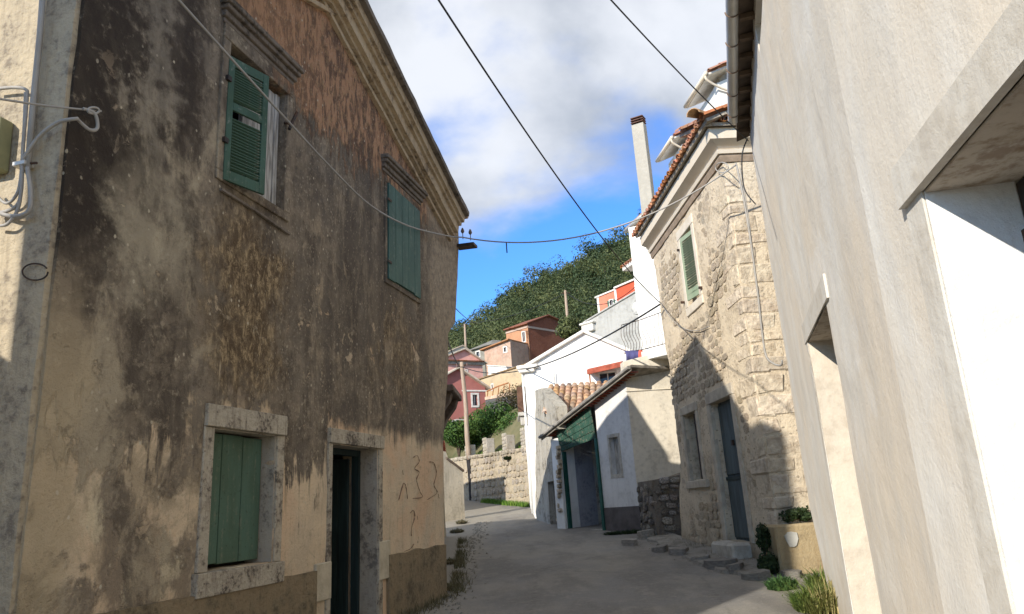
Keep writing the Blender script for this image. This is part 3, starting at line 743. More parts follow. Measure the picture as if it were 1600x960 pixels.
# --- upper louvred window
simple('grey_frame_stone', (.26, .235, .21), .95, var=.33, scale=5, bump=.015, col2=(.12, .105, .095)); surround(L, lh, W2, .12, .12, .16, .10, .026, FAC, 'window_frame')
def head_cornice(u0, u1, z):
    o = link('window_cornice', None, lh)
    for a, b, ww, ex in ((0, .05, .03, 0), (.05, .12, .06, .02), (.12, .17, .10, .04), (.17, .23, .13, .06)):
        MB(L).box(u0 - ex, u1 + ex, -.05, ww, z + a, z + b).build('moulding_step', STONED, o, bevel=.008, jit=.006)
head_cornice(W2[0] - .14, W2[1] + .12, W2[3] + .16)
hz = L.uv(357, 283, .05); hz2 = L.uv(355, 80, .05); shH = hz2[1] - hz[1]
louvre_shutter(L, lh, (W2[0] - .03, .035, hz[1]), .30, .50, shH, GREEN1, nsl=30, mid=.60, missing=((shH * .50, shH * .58),))
cl = link('shutter', None, lh, label='weathered grey closed leaf with its paint gone')
MB(L).box(W2[0] + .42, W2[1] - .1, -.11, -.08, W2[2] + .02, W2[3] - .04).build('plank', GREYW, cl, bevel=.004)
MB(L).box(W2[1] - .098, W2[1] - .02, -.11, -.065, W2[2] + .02, W2[3] - .04).build('stile', GREYW, cl, bevel=.004)
MB(L).box(W2[0] + .36, W2[0] + .418, -.11, -.06, W2[2] + .02, W2[3] - .04).build('stile', GREYW, cl, bevel=.004)
MB(L).box(W2[0], W2[1], -.36, -.30, W2[2], W2[3]).build('unlit_backing', DARK, lh)
for q in (.28, .78):
    z = hz[1] + shH * q; MB(L).box(W2[0] - .07, W2[0] - .01, .0, .06, z, z + .05).build('hinge', IRON, lh)
# --- upper right plank shutters
surround(L, lh, W3, .08, .08, .13, .08, .026, FAC, 'window_frame')
head_cornice(W3[0] - .15, W3[1] + .15, W3[3] + .15)
plank_shutter(L, lh, W3[0] - .02, W3[1] + .02, W3[2] - .02, W3[3] + .0, .055, 5, GREEN2, gap=.010)
MB(L).box(W3[0], W3[1], -.3, -.2, W3[2], W3[3]).build('unlit_backing', DARK, lh)
for q in (.15, .8): MB(L).box(W3[0] - .08, W3[0] + .05, .06, .07, W3[2] + (W3[3] - W3[2]) * q, W3[2] + (W3[3] - W3[2]) * q + .035).build('hinge', IRON, lh)
# --- doorway
surround(L, lh, DO, .10, .13, .17, 0, .02, STONEF, 'door_frame', lintel_proud=.045)
w_ = DO[1] - DO[0]
df = link('door', None, lh)
MB(L).box(DO[0] + .002, DO[0] + .07, -.30, -.2, DO[2], DO[3] - .01).build('frame_post', green_paint('door_frame_paint', (.05, .075, .06), (.07, .09, .07), wear=(.2, .2, .17)), df)
MB(L).box(DO[1] - .07, DO[1] - .002, -.34, -.24, DO[2], DO[3] - .01).build('frame_post', TEALD, df)
MB(L).box(DO[0] + .07, DO[1] - .07, -.34, -.24, DO[3] - .09, DO[3] - .01).build('frame_head', TEALD, df)
lf = MB(L)
for i in range(4):
    a = -.36 - i * .15; MB(L).box(DO[1] - .13, DO[1] - .09 - .004 * (i % 2), a - .145, a, DO[2], DO[3] - .12).build('door_board', TEALD, df, bevel=.003)
# folded second leaf, ajar
for i in range(3): MB(L).box(DO[1] - .50 + i * .11, DO[1] - .395 + i * .11, -.66 - i * .03, -.62 - i * .03, DO[2], DO[3] - .12).build('door_board', TEALD, df, bevel=.003)
MB(L).box(DO[0] - .05, DO[1] + .1, -.5, .22, -.5, -.36 + .02).build('doorstep', STONEF, lh, bevel=.02)
# chair inside
ch = thing('wooden_chair', 'dark wooden chair with a fanned slat back, dimly seen inside the open doorway', 'chair', L.mat @ Matrix.Translation(((DO[0] + DO[1]) / 2 - .02, -L.sgn * -1.25 * 1, .15)))
CW = simple('old_chair_wood', (.16, .085, .045), .6, var=.3, scale=6)
ch.matrix_world = Matrix.Translation(L.wp((DO[0] + .33), -.95, -.3)) @ Matrix.Rotation(atan2(L.u.y, L.u.x), 4, 'Z')
for x in (-.19, .19):
    for y in (-.18, .18): MB().box(x - .02, x + .02, y - .02, y + .02, 0, .45).build('leg', CW, ch)
MB().box(-.22, .22, -.22, .22, .45, .48).build('seat', CW, ch, bevel=.01)
MB().tube([(-.17, .19, .48), (-.20, .22, .98)], .016).build('back_post', CW, ch); MB().tube([(.17, .19, .48), (.20, .22, .98)], .016).build('back_post', CW, ch)
for i in range(5): MB().tube([(-.05 + i * .025, .19, .5), (-.15 + i * .075, .22, .97)], .009).build('back_slat', CW, ch)
MB().box(-.22, .22, .20, .235, .96, 1.03).build('top_rail', CW, ch, bevel=.01)
# hand-scratched marks on the plaster by the corner
SCR = simple('scratched_plaster', (.24, .15, .10), .95, var=.2)
marks = [[(623, 782), (630, 757), (634, 760), (637, 780)], [(629, 735), (630, 742)],
         [(646, 715), (652, 712), (655, 722), (648, 732), (655, 738), (651, 750), (656, 768), (660, 777), (645, 779)],
         [(671, 722), (678, 724), (682, 740), (678, 758), (683, 770), (668, 781)], [(685, 772), (686, 779)],
         [(641, 802), (646, 798), (648, 808), (643, 826), (643, 838)], [(652, 806), (653, 812)], [(632, 862), (641, 858), (647, 850)], [(653, 845), (653, 849)]]
for mk in marks:
    pp = [L.pt(x, y, .012) for x, y in mk]; pc = catmull([Vector(p) for p in pp], 5) if len(pp) > 2 else pp
    MB(L).tube([tuple(p) for p in pc], [.003 + .006 * abs(noise.noise(Vector((i * .6, len(mk), 1)))) * 2 for i in range(len(pc))], 5).build('scratched_mark', SCR, lh)
# cracks ledge under sill and little iron stubs
MB(L).tube([L.pt(345, 296, .02), L.pt(400, 330, .025), L.pt(452, 366, .02)], .018, 5).build('string_crack', STONED, lh)
for k in ((362, 178), (360, 240), (455, 600)): pass
ib = link('iron_hook', None, lh)
MB(L).tube([L.pt(445, 192, .0), L.pt(452, 194, .10)], .014, 6).build('arm', IRON, ib); MB(L).tube([L.pt(452, 202, .1), L.pt(464, 176, .1)], .02, 6).build('stem', IRON, ib)
# insulators at the right corner
def insulator(p):
    o = thing('insulator', None, 'insulator', loc=p)
    MB().tube([(0, 0, -.10), (0, 0, .06)], .008, 6).build('pin', IRON, o); MB().tube([(0, 0, .02), (0, 0, .05), (0, 0, .08), (0, 0, .12)], [.02, .035, .03, .012], 8).build('cap', simple('brown_porcelain', (.16, .12, .10), .3), o); return o
ip = L.wp(*L.pt(716, 372, .12)); 
i1 = insulator(L.wp(*L.pt(723, 366, .16))); tag(i1, 'small brown insulator at the top corner of the stained house, nearer the wall', 'insulator', 'insulators at the house corner')
i2 = insulator(L.wp(*L.pt(735, 368, .30))); tag(i2, 'small brown insulator at the top corner of the stained house, farther out in the sky', 'insulator', 'insulators at the house corner')
MB(L).box(r5 - .12, r5 + .12, -.02, .34, 6.10, 6.15).build('iron_bracket', IRON, lh)

# cables on the side wall
def sp(x, y, w=.07): return S.wp(*S.pt(x, y, w))
cable('conduit', [sp(67, -8, .05), sp(62, 60, .05), sp(52, 160, .05), sp(44, 262, .05)], .022, WIREM, 'thick grey conduit clipped upright to the sunlit side wall of the stained house', 'conduit')
cable('house_cable', catmull([sp(43, 262), sp(48, 300), sp(45, 330), (sp(20, 338)), sp(-10, 330)]), .016, WIREM, 'pale loop of cable curving out below the conduit on the side wall', 'cable', 'cables on the side wall')
cable('house_cable', catmull([sp(-10, 140), sp(20, 137), sp(40, 140), sp(42, 155), sp(36, 230), sp(33, 300), sp(22, 325), sp(-10, 335)]), .013, WIREM, 'grey cable entering from the left edge and dropping beside the conduit', 'cable', 'cables on the side wall')
cable('house_cable', catmull([sp(40, 145), sp(38, 200), sp(34, 262), sp(30, 320), sp(12, 350), sp(-10, 352)]), .012, WIREM, 'thin dark cable bunched against the conduit, lowest loop', 'cable', 'cables on the side wall')
cable('house_cable', catmull([sp(34, 262), sp(36, 250), sp(60, 215), sp(90, 192), sp(118, 186, .05), L.wp(*L.pt(122, 188, .06)), L.wp(*L.pt(140, 203, .08)), L.wp(*L.pt(152, 200, .08)), L.wp(*L.pt(148, 178, .08)), L.wp(*L.pt(130, 170, .06))]), .014, WIREM, 'grey cable arching from the clamp up to a knot on the dark corner', 'cable', 'cables on the side wall')
cable('house_cable', catmull([sp(34, 262), sp(28, 300), sp(10, 318), sp(-10, 300)]), .011, WIREM, 'thin cable hooked behind the meter box', 'cable', 'cables on the side wall')
a_ = sp(-20, 152, .6); b_ = L.wp(*L.pt(158, 174, .06))
cable('guy_cable', catmull([a_, a_.lerp(b_, .5) - Vector((0, 0, .01)), b_]), .008, WIREM, 'thin taut wire from the left edge to a knot at the dark house corner', 'cable')
kn = []
for i in range(14): 
    t = i / 13 * 4 * pi; kn.append(L.wp(*L.pt(146 + 9 * cos(t), 173 + 5 * sin(t), .07 + .01 * (i % 2))))
cable('cable_knot', catmull(kn, 3), .009, WIREM, 'twisted knot of wire tied at the dark corner of the stained house', 'wire knot')
kn = [sp(55 + 20 * cos(t), 425 + 13 * sin(t), .02) for t in [i / 16 * 2 * pi * .93 for i in range(17)]]
cable('wire_ring', catmull(kn, 2), .006, IRON, 'thin rusty ring of wire hanging low on the sunlit side wall', 'wire')
mbx = thing('meter_box', 'small olive green meter box on the side wall at the left edge', 'meter box', S.mat)
q0 = S.uv(-12, 200); q1 = S.uv(16, 262)
OLV = simple('olive_box_paint', (.27, .27, .15), .6, var=.15)
MB(S).box(q0[0], q1[0], .0, .13, q1[1] - .05, q0[1]).build('box_body', OLV, mbx, bevel=.015)
MB(S).box(q0[0] + .02, q1[0] - .035, .13, .145, q1[1] - .03, q0[1] - .03).build('box_lid', OLV, mbx, bevel=.006)
cl_ = thing('cable_clamp', 'small metal clamp bolt holding the bunched cables to the side wall', 'clamp', S.mat)
q = S.uv(44, 262); MB(S).box(q[0] - .05, q[0] + .06, 0, .09, q[1] - .02, q[1] + .015).build('clamp_plate', PIPE, cl_, bevel=.004); MB(S).tube([(q[0] + .05, .05, q[1]), (q[0] + .13, .05, q[1] - .01)], .009, 6).build('bolt', IRON, cl_)
# long cable along the facade and over the street
def lp(x, y, w=.12): return L.wp(*L.pt(x, y, w))
fc = [lp(268, -12, .32), lp(355, 85, .32), lp(455, 195, .26), lp(520, 265, .2), lp(580, 322), lp(640, 354), lp(700, 369), lp(716, 371)]
R1P = ground(1210, 891)

# ------------------------------------------------------------------ STONE HOUSE (right, beyond the cream house)
Q = Fr(R1P, vdir(737), -1)
sh_ = thing('stone_house', 'rubble stone house with clay tile eaves, green louvred shutter and narrow doorway', 'house', Q.mat)
A0 = -.38; B0 = 5.0
HZ = 7.12
D1 = (Q.uv(1142, 616)[0], Q.uv(1110, 632)[0], .38, Q.uv(1142, 616)[1] - .02)
V1 = (Q.uv(1087, 642)[0], Q.uv(1068, 648)[0], 1.55, 2.97)
V2 = (1.80, 2.66, 5.1, 6.62)
sout = [(A0, -1), (B0 + .45, -1), (B0 + .55, .1), (B0 + .3, 1.2), (B0 - .18, 2.0), (B0 - .22, 4.2), (B0 - .02, 5.2), (B0, HZ), (A0, HZ)]
wall(Q, sout, [rect(*D1), rect(*V1), rect(*V2)], .55, .14, .03, 'street_wall', STONEW, sh_, edge_amp=.025)
# end wall facing the camera, and rear mass
E_ = Fr(Q.wp(A0, 0, 0), Vector((-Q.m.x, -Q.m.y, 0)), 1)
so = wall(E_, [(0.002, -1), (6.5, -1), (6.5, HZ), (0.002, HZ)], [], .5, .16, .03, 'end_wall', STONEW, None)
so.parent = sh_; so.matrix_local = Q.mat.inverted() @ E_.mat
MB(Q).box(A0 + .6, B0 - .02, -6.4, -.57, -1, HZ).build('house_core', STONEW, sh_)
SV = stone_variants(10, STONEB, 5); QV = stone_variants(6, QUOIN, 8, 'quoin')
def sk(c, z, a, h):
    for r, m in ((D1, .24), (V1, .2), (V2, .2)):
        if r[0] - m - a * .8 < c < r[1] + m + a * .8 and r[2] - m - .12 - h * .8 < z < r[3] + m + .05 + h * .8: return True
    if c < A0 + .62: return True
    if noise.noise(Vector((c * .9, z * 1.1, 4))) > .22: return True
    return z > HZ - .15
rubble(Q, sh_, A0, B0 - .05, .05, HZ - .1, (.13, .22), (.16, .38), SV, .008, sk, 11, 300, tilt=.12, fill=.97)
z = .15; k = 0; rq = random.Random(4)
while z < HZ - .4:
    h = rq.uniform(.2, .38); wl = rq.uniform(.55, .85) if k % 2 else rq.uniform(.3, .5); w2_ = rq.uniform(.3, .5) if k % 2 else rq.uniform(.6, .9); pr = rq.uniform(.004, .022)
    MB(Q).box(A0 - .012, A0 + wl, -.3, pr, z, z + h - .02).build('quoin', QUOIN, sh_, bevel=.025, jit=.05)
    q_ = MB(E_).box(-.001, w2_, -.3, pr + .003, z + .006, z + h - .024).build('quoin', QUOIN, sh_, bevel=.025, jit=.05); q_.matrix_local = Q.mat.inverted() @ E_.mat
    z += h; k += 1
def sk2(c, z, a, h): return c < .95 or z > HZ - .2 or noise.noise(Vector((c * 1.1, z * 1.3, 8))) > .12
eS = thing('x', None, None) if False else None
rubble(E_, so, .5, 3.2, .05, HZ - .2, (.15, .26), (.2, .45), SV, .008, sk2, 12, 160, tilt=.1, fill=.97)
sh_frame = simple('limestone_frame', (.52, .47, .38), .9, var=.3, scale=4, bump=.012, col2=(.36, .31, .25))
surround(Q, sh_, D1, .17, .20, .22, 0, .035, sh_frame, 'door_frame', bevel=.012)
surround(Q, sh_, V1, .16, .16, .18, .16, .035, sh_frame, 'window_frame', sill=.12, bevel=.012)
surround(Q, sh_, V2, .16, .17, .2, .18, .035, simple('pale_frame', (.66, .60, .50), .9, var=.2, scale=4, bump=.008, col2=(.52, .45, .36)), 'window_frame', bevel=.01)
dd = link('door', None, sh_)
MB(Q).box(D1[0] + .0, D1[1], -.19, -.15, D1[2], D1[3]).build('door_panel', BLUED, dd)
MB(Q).box(D1[0] + .03, D1[1] - .03, -.148, -.120, D1[2] + .05, D1[2] + 1.12).build('lower_leaf', BLUED, dd, bevel=.01)
MB(Q).box(D1[0] + .03, D1[1] - .03, -.148, -.125, D1[2] + 1.2, D1[3] - .05).build('upper_leaf', BLUED, dd, bevel=.01)
MB(Q).box(D1[0] + .03, D1[1] - .03, -.120, -.10, D1[2] + 1.10, D1[2] + 1.16).build('door_rail', TEALD, dd)
MB(Q).box((D1[0] + D1[1]) / 2 - .1, (D1[0] + D1[1]) / 2 - .02, -.126, -.08, D1[2] + 1.72, D1[2] + 1.82).build('handle', IRON, dd)
MB(Q).box(D1[0] + .1, D1[1] + .15, -.5, .32, -.3, D1[2] - .003).build('doorstep', CONC, sh_, bevel=.05, jit=.04)
MB(Q).box(V1[0], V1[1], -.30, -.24, V1[2], V1[3]).build('unlit_backing', DARK, sh_)
sd = link('shutter', None, sh_)
for i in range(3): MB(Q).box(V1[0] + .05 + i * .16, V1[0] + .20 + i * .16, -.12, -.09, V1[2] + .02, V1[3] - .02).build('plank', simple('brown_black_wood', (.045, .033, .028), .8, var=.3), sd, bevel=.004)
for q in (.15, .85): MB(Q).box(V1[0] + .02, V1[0] + .5, -.089, -.075, V1[2] + 1.4 * q, V1[2] + 1.4 * q + .03).build('hinge', IRON, sd)
MB(Q).box(V2[0], V2[1], -.50, -.42, V2[2], V2[3]).build('unlit_backing', DARK, sh_)
louvre_shutter(Q, sh_, (V2[1] - .01, -.03, V2[2] + .1), .0, -(V2[1] - V2[0] - .06), V2[3] - V2[2] - .12, GREEN3, nsl=20, mid=.5) if False else None
ls = louvre_shutter(Q, sh_, (V2[0] + .02, -.02, V2[2] + .08), .16, V2[1] - V2[0] - .20, V2[3] - V2[2] - .14, GREEN3, nsl=22, mid=.12)
for a, b in ((V2[1] + .05, V2[3] - .25), (V2[1] + .25, V2[2] + .15), (V2[0] - .2, V2[2] + .1)): MB(Q).box(a, a + .03, -.02, .09, b, b + .05).build('iron_pin', IRON, sh_)
# cornice and eaves
path = [(B0 + .1, 0), (A0, 0), (A0, -6.5)]
pathc = [(u, w) for u, w in path]
def swq(prof, name, mat):
    mb = MB(Q); mb.sweep([(o, z) for o, z in prof], pathc); return mb.build(name, mat, sh_)
sgn_fix = 1
def prof(lst): return [(-o, z) for o, z in lst]
swq(prof([(-.05, HZ - .14), (.035, HZ - .14), (.055, HZ - .05), (.055, HZ - .0), (-.05, HZ)]), 'brick_string', simple('brown_string', (.33, .25, .18), .9, var=.2))
swq(prof([(-.05, HZ + .002), (.09, HZ + .002), (.11, HZ + .07), (.05, HZ + .09), (-.05, HZ + .09)]), 'cornice_moulding', CREAMC)
swq(prof([(-.3, HZ + .092), (.045, HZ + .092), (.09, HZ + .14), (.21, HZ + .20), (.25, HZ + .22), (.27, HZ + .42), (-.3, HZ + .42)]), 'cornice_cove', CREAMC)
RT = tile_mesh(.10, .42, TILE)
ez = HZ + .47
# street slope and hipped end slope
slp = .36
tile_roof(sh_, (A0 - .5, Q.sgn * -1.1, ez + slp * 1.55), (1, 0, 0), (0, Q.sgn * 1, -slp), 30, 4, .2, .40, RT, 3, TILEM, 'tile_bed')
for o in []: pass
tile_roof(sh_, (A0 + 1.1, Q.sgn * .35, ez + slp * 1.5), (0, -Q.sgn * 1, 0), (-1, 0, -slp), 9, 4, .2, .40, RT, 5, TILEM, 'tile_bed')
# hip ridge tiles rising from the corner
HT = tile_mesh(.13, .46, TILEO, taper=.8)
for i in range(7):
    p = Vector((A0 - .46 + i * .36, Q.sgn * (.46 - i * .36), ez + .09 + i * .36 * slp)); d = Vector((-1, Q.sgn, -slp)).normalized()
    up = Vector((0, 0, 1)); x = d.cross(up).normalized(); up = x.cross(d).normalized()
    if up.z < 0: up = -up
    M_ = Matrix((x if x.cross(d).dot(up) > 0 else -x, d, up)).transposed().to_4x4(); M_.translation = p - d * .2; link('ridge_tile', HT, sh_, M_)
MB(Q).add([(A0 - .1, .1, ez), (B0 + .1, .1, ez), (B0 + .1, -6.5, ez), (A0 - .1, -6.5, ez), (A0 + 3.2, -3.2, ez + 3.3 * slp), (B0 + .1, -3.2, ez + 3.3 * slp)], [(0, 1, 5, 4), (1, 2, 5), (2, 3, 4, 5), (3, 0, 4)]).build('roof_slope', TILEO, sh_)
# corner cable
qc = [Q.wp(*Q.pt(x, y, .07)) for x, y in ((1150, 256), (1160, 300), (1172, 370), (1183, 450), (1191, 520), (1197, 556), (1208, 568), (1220, 571), (1222, 563))]
cable('drop_cable', catmull(qc), .017, WIREM, 'grey cable dropping down the corner of the stone house to an open loop', 'cable')
qc2 = [Q.wp(*Q.pt(x, y, .05)) for x, y in ((1156, 262), (1168, 330), (1180, 420), (1190, 500), (1194, 545))]
cable('drop_cable', catmull(qc2), .009, WIREM, 'thinner second cable beside the grey one down the stone house corner', 'cable')
endp = Q.wp(*Q.pt(1150, 258, .08))
kn = [Q.wp(*Q.pt(1128 + 10 * cos(t), 262 + 8 * sin(t), .08)) for t in [i / 12 * 2 * pi for i in range(13)]]
cable('cable_loop', catmull(kn, 2), .010, WIREM, 'small loop of spare cable under the cornice of the stone house', 'cable')
# cable over the street
pp = fc[:-1] + [L.wp(*L.pt(722, 371, .30))]
st_ = pp[-1]; span = []
for i in range(1, 25):
    t = i / 24; p = st_.lerp(endp, t); p.z -= .62 * 4 * t * (1 - t) * .9; span.append(p)
cable('street_cable', catmull(pp, 5) + span, .013, WIREM, 'grey cable strung along the left facade and sagging across the street to the stone house', 'cable')
cable('cable_tail', [span[3] - Vector((0, 0, 0)), span[3] - Vector((0, .01, .20))], .012, WIREB, 'short stub hanging from the sagging cable over the street', 'cable stub')
# catenary on the facade
qc = [Q.wp(*Q.pt(x, y, .05)) for x, y in ((1030, 470), (1048, 497), (1066, 512), (1088, 517), (1108, 510))]
cable('wall_wire', catmull(qc), .008, WIREM, 'thin wire hanging slack on the stone house above the tip of shadow', 'wire')

# ------------------------------------------------------------------ CREAM HOUSE, far part (bends slightly) and near part
PB = ground(1292, 935)
B = Fr(PB, vdir(1150), -1)
ch0 = thing('cream_house', 'smooth cream rendered house filling the right side, with deep plain openings', 'house', B.mat)
qb = CAMP + ray(1405, 600) * ((B.P - CAMP).dot(B.m) / ray(1405, 600).dot(B.m))
A = Fr((qb.x, qb.y, 0), vdir(1030), -1)
bu = B.uv(1405, 600)[0]; dzB = B.P.z
NI = (B.uv(1290, 470)[0], B.uv(1262, 534)[0], -.9, B.uv(1262, 534)[1])
TW = (-4.3, -2.64, B.uv(1185, 72)[1], 7.6)
farz = [(.02, -1), (.72, 1.1), (.4, 5.0), (.36, 6.62)]
f0 = [B.uv(1300, 948)[0], B.uv(1261, 790)[0], B.uv(1200, 400)[0], B.uv(1170, 200)[0]]
bout = [(bu, -1), (f0[0], -1), (f0[0], .0), (.34, 1.1), (.36, 6.7), (bu, 6.7)]
TW = (-4.3, -2.64, 6.12, 6.47)
wall(B, bout, [rect(*NI), rect(*TW)], .6, .2, .012, 'street_wall', R0M, ch0, fade=bu)
nb = B.mat.inverted() @ A.mat
GD = (A.uv(1600, 120)[0] - .9, (A.uv(1440, 302)[0] + A.uv(1590, 960)[0]) / 2, -1.2, A.uv(1440, 302)[1])
aout = [(-9.5, -1), (.004, -1), (.004, 6.7 + dzB), (-9.5, 6.7 + dzB)]
so = wall(A, aout, [rect(*GD)], .45, .2, .008, 'near_wall', R0M, None, fade=0); so.parent = ch0; so.matrix_local = nb
# soffit and jamb linings
def lin(fr, lm, q, mat, nm):
    o = q.build(nm, mat, ch0); o.matrix_local = lm; return o
I4 = Matrix.Identity(4)
lin(A, nb, MB(A).box(GD[1] - .012, GD[1] + .01, -.372, -.003, -1.2, GD[3] - .001), JAMBW, 'white_jamb')
lin(A, nb, MB(A).box(GD[0], GD[1] - .013, -.44, -.004, GD[3] - .012, GD[3] + .01), SOFF, 'lintel_soffit')
lin(A, nb, MB(A).box(GD[0] - .3, GD[1] + .22, -.05, .045, GD[3] + .0, GD[3] + .2).box(GD[1] + .0, GD[1] + .22, -.05, .012, -1.2, GD[3] - .0005), R0B, 'raised_surround')
lin(B, I4, MB(B).box(NI[1] - .012, NI[1] + .01, -.58, -.003, -.9, NI[3] - .001), plaster('cream_jamb', (.62, .55, .45), (.52, .44, .34), 1.5, .5, .25, .01, dark=(.42, .35, .27), patch=.35), 'cream_jamb')
lin(B, I4, MB(B).box(NI[0], NI[1] - .013, -.58, -.004, NI[3] - .012, NI[3] + .01), SOFF, 'lintel_soffit')
lin(B, I4, MB(B).box(NI[0] - .2, NI[1] + .16, -.05, .016, NI[3], NI[3] + .2).box(NI[1] + .0, NI[1] + .16, -.05, .006, -.9, NI[3] - .0005), R0B, 'raised_surround')
gd = link('garage_door', None, ch0, nb)
for i in range(14):
    MB(A).box(GD[0] + i * .14, min(GD[1] - .01, GD[0] + i * .14 + .13), -.42, -.374, -1, GD[3] - .02).build('iron_panel', IRON, gd, bevel=.006)
for z in (1.2, 2.0, 2.55): MB(A).box(GD[0], GD[1] - .01, -.373, -.35, z, z + .06).build('rail', IRON, gd)
MB(B).box(TW[1] - .012, TW[1] + .01, -.42, -.003, TW[2], TW[3]).build('cream_jamb', MATS['cream_jamb'], ch0); MB(B).box(TW[0], TW[1], -.5, -.42, TW[2], TW[3]).build('unlit_vent_backing', DARK, ch0)
nd = link('door', None, ch0)
MB(B).box(NI[0], NI[1], -.62, -.57, -.9, NI[3]).build('door_panel', TEALD, nd)
# core so that the sun cannot leak through
MB(B).box(bu + .6, .3, -6, -.7, -1, 6.6).build('house_core', SIDEP, ch0)
o = MB(A).box(-9.5, -.1, -6, -.6, -1, 6.6 + dzB).build('house_core', SIDEP, ch0); o.matrix_local = nb
# far end wall
# eaves: boarded soffit, tiles and half-round gutter
ev = 6.52
MB(B).add([(bu - 5, -.1, ev + .10), (.55, -.1, ev + .10), (.55, .19, ev + .02), (bu - 5, .19, ev + .02), (bu - 5, -.1, ev + .16), (.55, -.1, ev + .16), (.55, .19, ev + .06), (bu - 5, .19, ev + .06)], [(0, 1, 2, 3), (4, 5, 6, 7), (0, 1, 5, 4), (1, 2, 6, 5), (2, 3, 7, 6), (3, 0, 4, 7)]).build('soffit', simple('dark_soffit', (.10, .075, .055), .9, var=.3), ch0)
for i in range(26): 
    u = bu - 4 + i * .42; MB(B).box(u, u + .07, -.02, .16, ev - .03, ev + .03).build('rafter_end', simple('rafter_wood', (.13, .09, .06), .9, var=.3), ch0)
g = MB(B); n = 10; ga = []
for i in range(n + 1):
    a = pi + pi * i / n; ga.append((.235 + cos(a) * .075, ev + .07 + sin(a) * .075))
gi = [(.235 + cos(pi + pi * i / n) * .068, ev + .07 + sin(pi + pi * i / n) * .068) for i in range(n, -1, -1)]
gp = ga + gi
P = [(bu - 5, w, z) for w, z in gp] + [(-.12, w, z) for w, z in gp]; m_ = len(gp)
g.add(P, [(i, (i + 1) % m_, m_ + (i + 1) % m_, m_ + i) for i in range(m_)]); gut = g.build('gutter', PIPE, ch0, smooth=True)
MB(B).prism([(-.125, 0), (-.10, 0), (-.10, .001)], 0, .001) 
cap_ = MB(B); cap_.add([(-.118, w, z) for w, z in ga] + [(-.100, w, z) for w, z in ga], [tuple(range(n + 1)), tuple(range(2 * n + 1, n, -1))] + [(i, i + 1, n + 2 + i, n + 1 + i) for i in range(n)]); cap_.build('gutter_end', PIPE, gut)
for i in range(15):
    u = -.35 - i * .62
    MB(B).tube([(u, .235 + cos(pi + pi * k / 8) * .082, ev + .07 + sin(pi + pi * k / 8) * .082) for k in range(9)], .007, 5).build('gutter_strap', simple('rusty_strap', (.22, .15, .11), .8, var=.3), gut)
tile_roof(ch0, (bu - 4.6, B.sgn * -1.0, ev + .62), (1, 0, 0), (0, B.sgn, -.36), 38, 3, .2, .42, RT, 9, TILEM, 'tile_bed', limit=260)
wz_ = [B.wp(.30, .05, 6.45), B.wp(.33, .16, 6.2), B.wp(.34, .2, 5.7), B.wp(.3, .08, 5.4)]
cable('drip_cable', catmull(wz_), .010, WIREB, 'black cable end hanging under the gutter at the far corner of the cream house', 'cable')

# overhead wires
we = B.wp(.32, .04, 6.42)
w0_ = at(944, -10, 6.0)
def sag(a, b, s, n=22): 
    return [a.lerp(b, i / n) - Vector((0, 0, 4 * s * (i / n) * (1 - i / n))) for i in range(n + 1)]
def wire_through(px0, px1, Y0, Y1, s): return sag(at(*px0, Y0), at(*px1, Y1), s)
cable('overhead_cable', sag(at(938, -18, 6.2), we, .05), .009, WIREB, 'black overhead cable running to the corner of the cream house by its gutter', 'cable')
cable('overhead_cable', sag(at(676, -14, 6.0), Q.wp(*Q.pt(1032, 474, .1)), .30, 30), .011, WIREB, 'long black overhead cable crossing the sky down to the foot of the stone house eaves', 'cable')

# ------------------------------------------------------------------ yellow stub wall by the stone house
pa = ground(1222, 900)
yb = thing('stub_wall', 'low blocky ochre rendered wall end with a white paint patch, beside the cream house', 'low wall', loc=(pa.x, pa.y, pa.z))
YM = plaster('ochre_stub_render', (.40, .31, .18), (.28, .20, .11), 3, .4, .5, .02, dark=(.20, .15, .09), patch=.3)
rotz = .05
yb.rotation_euler = (0, 0, rotz)
MB().box(0, 1.6, 0, .7, -.4, .74).build('wall_block', YM, yb, bevel=.03, jit=.02)
pat = []
for k in range(9):
    a = k / 9 * 2 * pi; pat.append((.23 + .10 * cos(a) * (1 + .25 * sin(3 * a)), .52 + .14 * sin(a) * (1 + .2 * cos(2 * a))))
MB().prism(pat, -.026, -.0).build('paint_patch', simple('white_splash', (.50, .485, .43), .8, var=.15), yb)

# ------------------------------------------------------------------ WHITE ANNEX with small window (corner at C2), garage, grey house
C2 = ground(1003, 832)
GL = ground(887, 826)
_r = ray(946, 815); _d = GL - C2; _k = (C2.y * _r.x - C2.x * _r.y) / (_d.x * _r.y - _d.y * _r.x); GP = C2 + _d * _k
u1 = (GP - C2); u1.z = 0
an = Fr(C2, u1, -1)                 # street face, u runs away from the camera
au = u1.length
ax = thing('white_annex', 'small pale rendered annex with a dark grey foot and one tiny window', 'house', an.mat)
PALE = plaster('pale_lilac_render', (.66, .645, .62), (.48, .46, .44), 1.6, .45, .15, .008, dark=(.40, .38, .35), patch=.3)
CRW = plaster('cream_side_render', (.66, .60, .49), (.50, .43, .33), 1.6, .4, .2, .01, dark=(.34, .30, .24), patch=.4, foot=(.30, .26, .2))
topA = an.uv(984, 575)[1]; topB = an.uv(935, 622)[1]
wA = (an.uv(978, 690)[0], an.uv(956, 690)[0]); 
q = an.uv(954, 688), an.uv(966, 742), an.uv(951, 745)
wn = (an.uv(966, 690)[0], an.uv(952, 690)[0], an.uv(958, 742)[1], an.uv(956, 684)[1])
if wn[0] > wn[1]: wn = (wn[1], wn[0], wn[2], wn[3])
wall(an, [(0, -1), (au - .004, -1), (au, topB), (0, topA)], [rect(*wn)], .35, .25, .012, 'street_wall', PALE, ax)
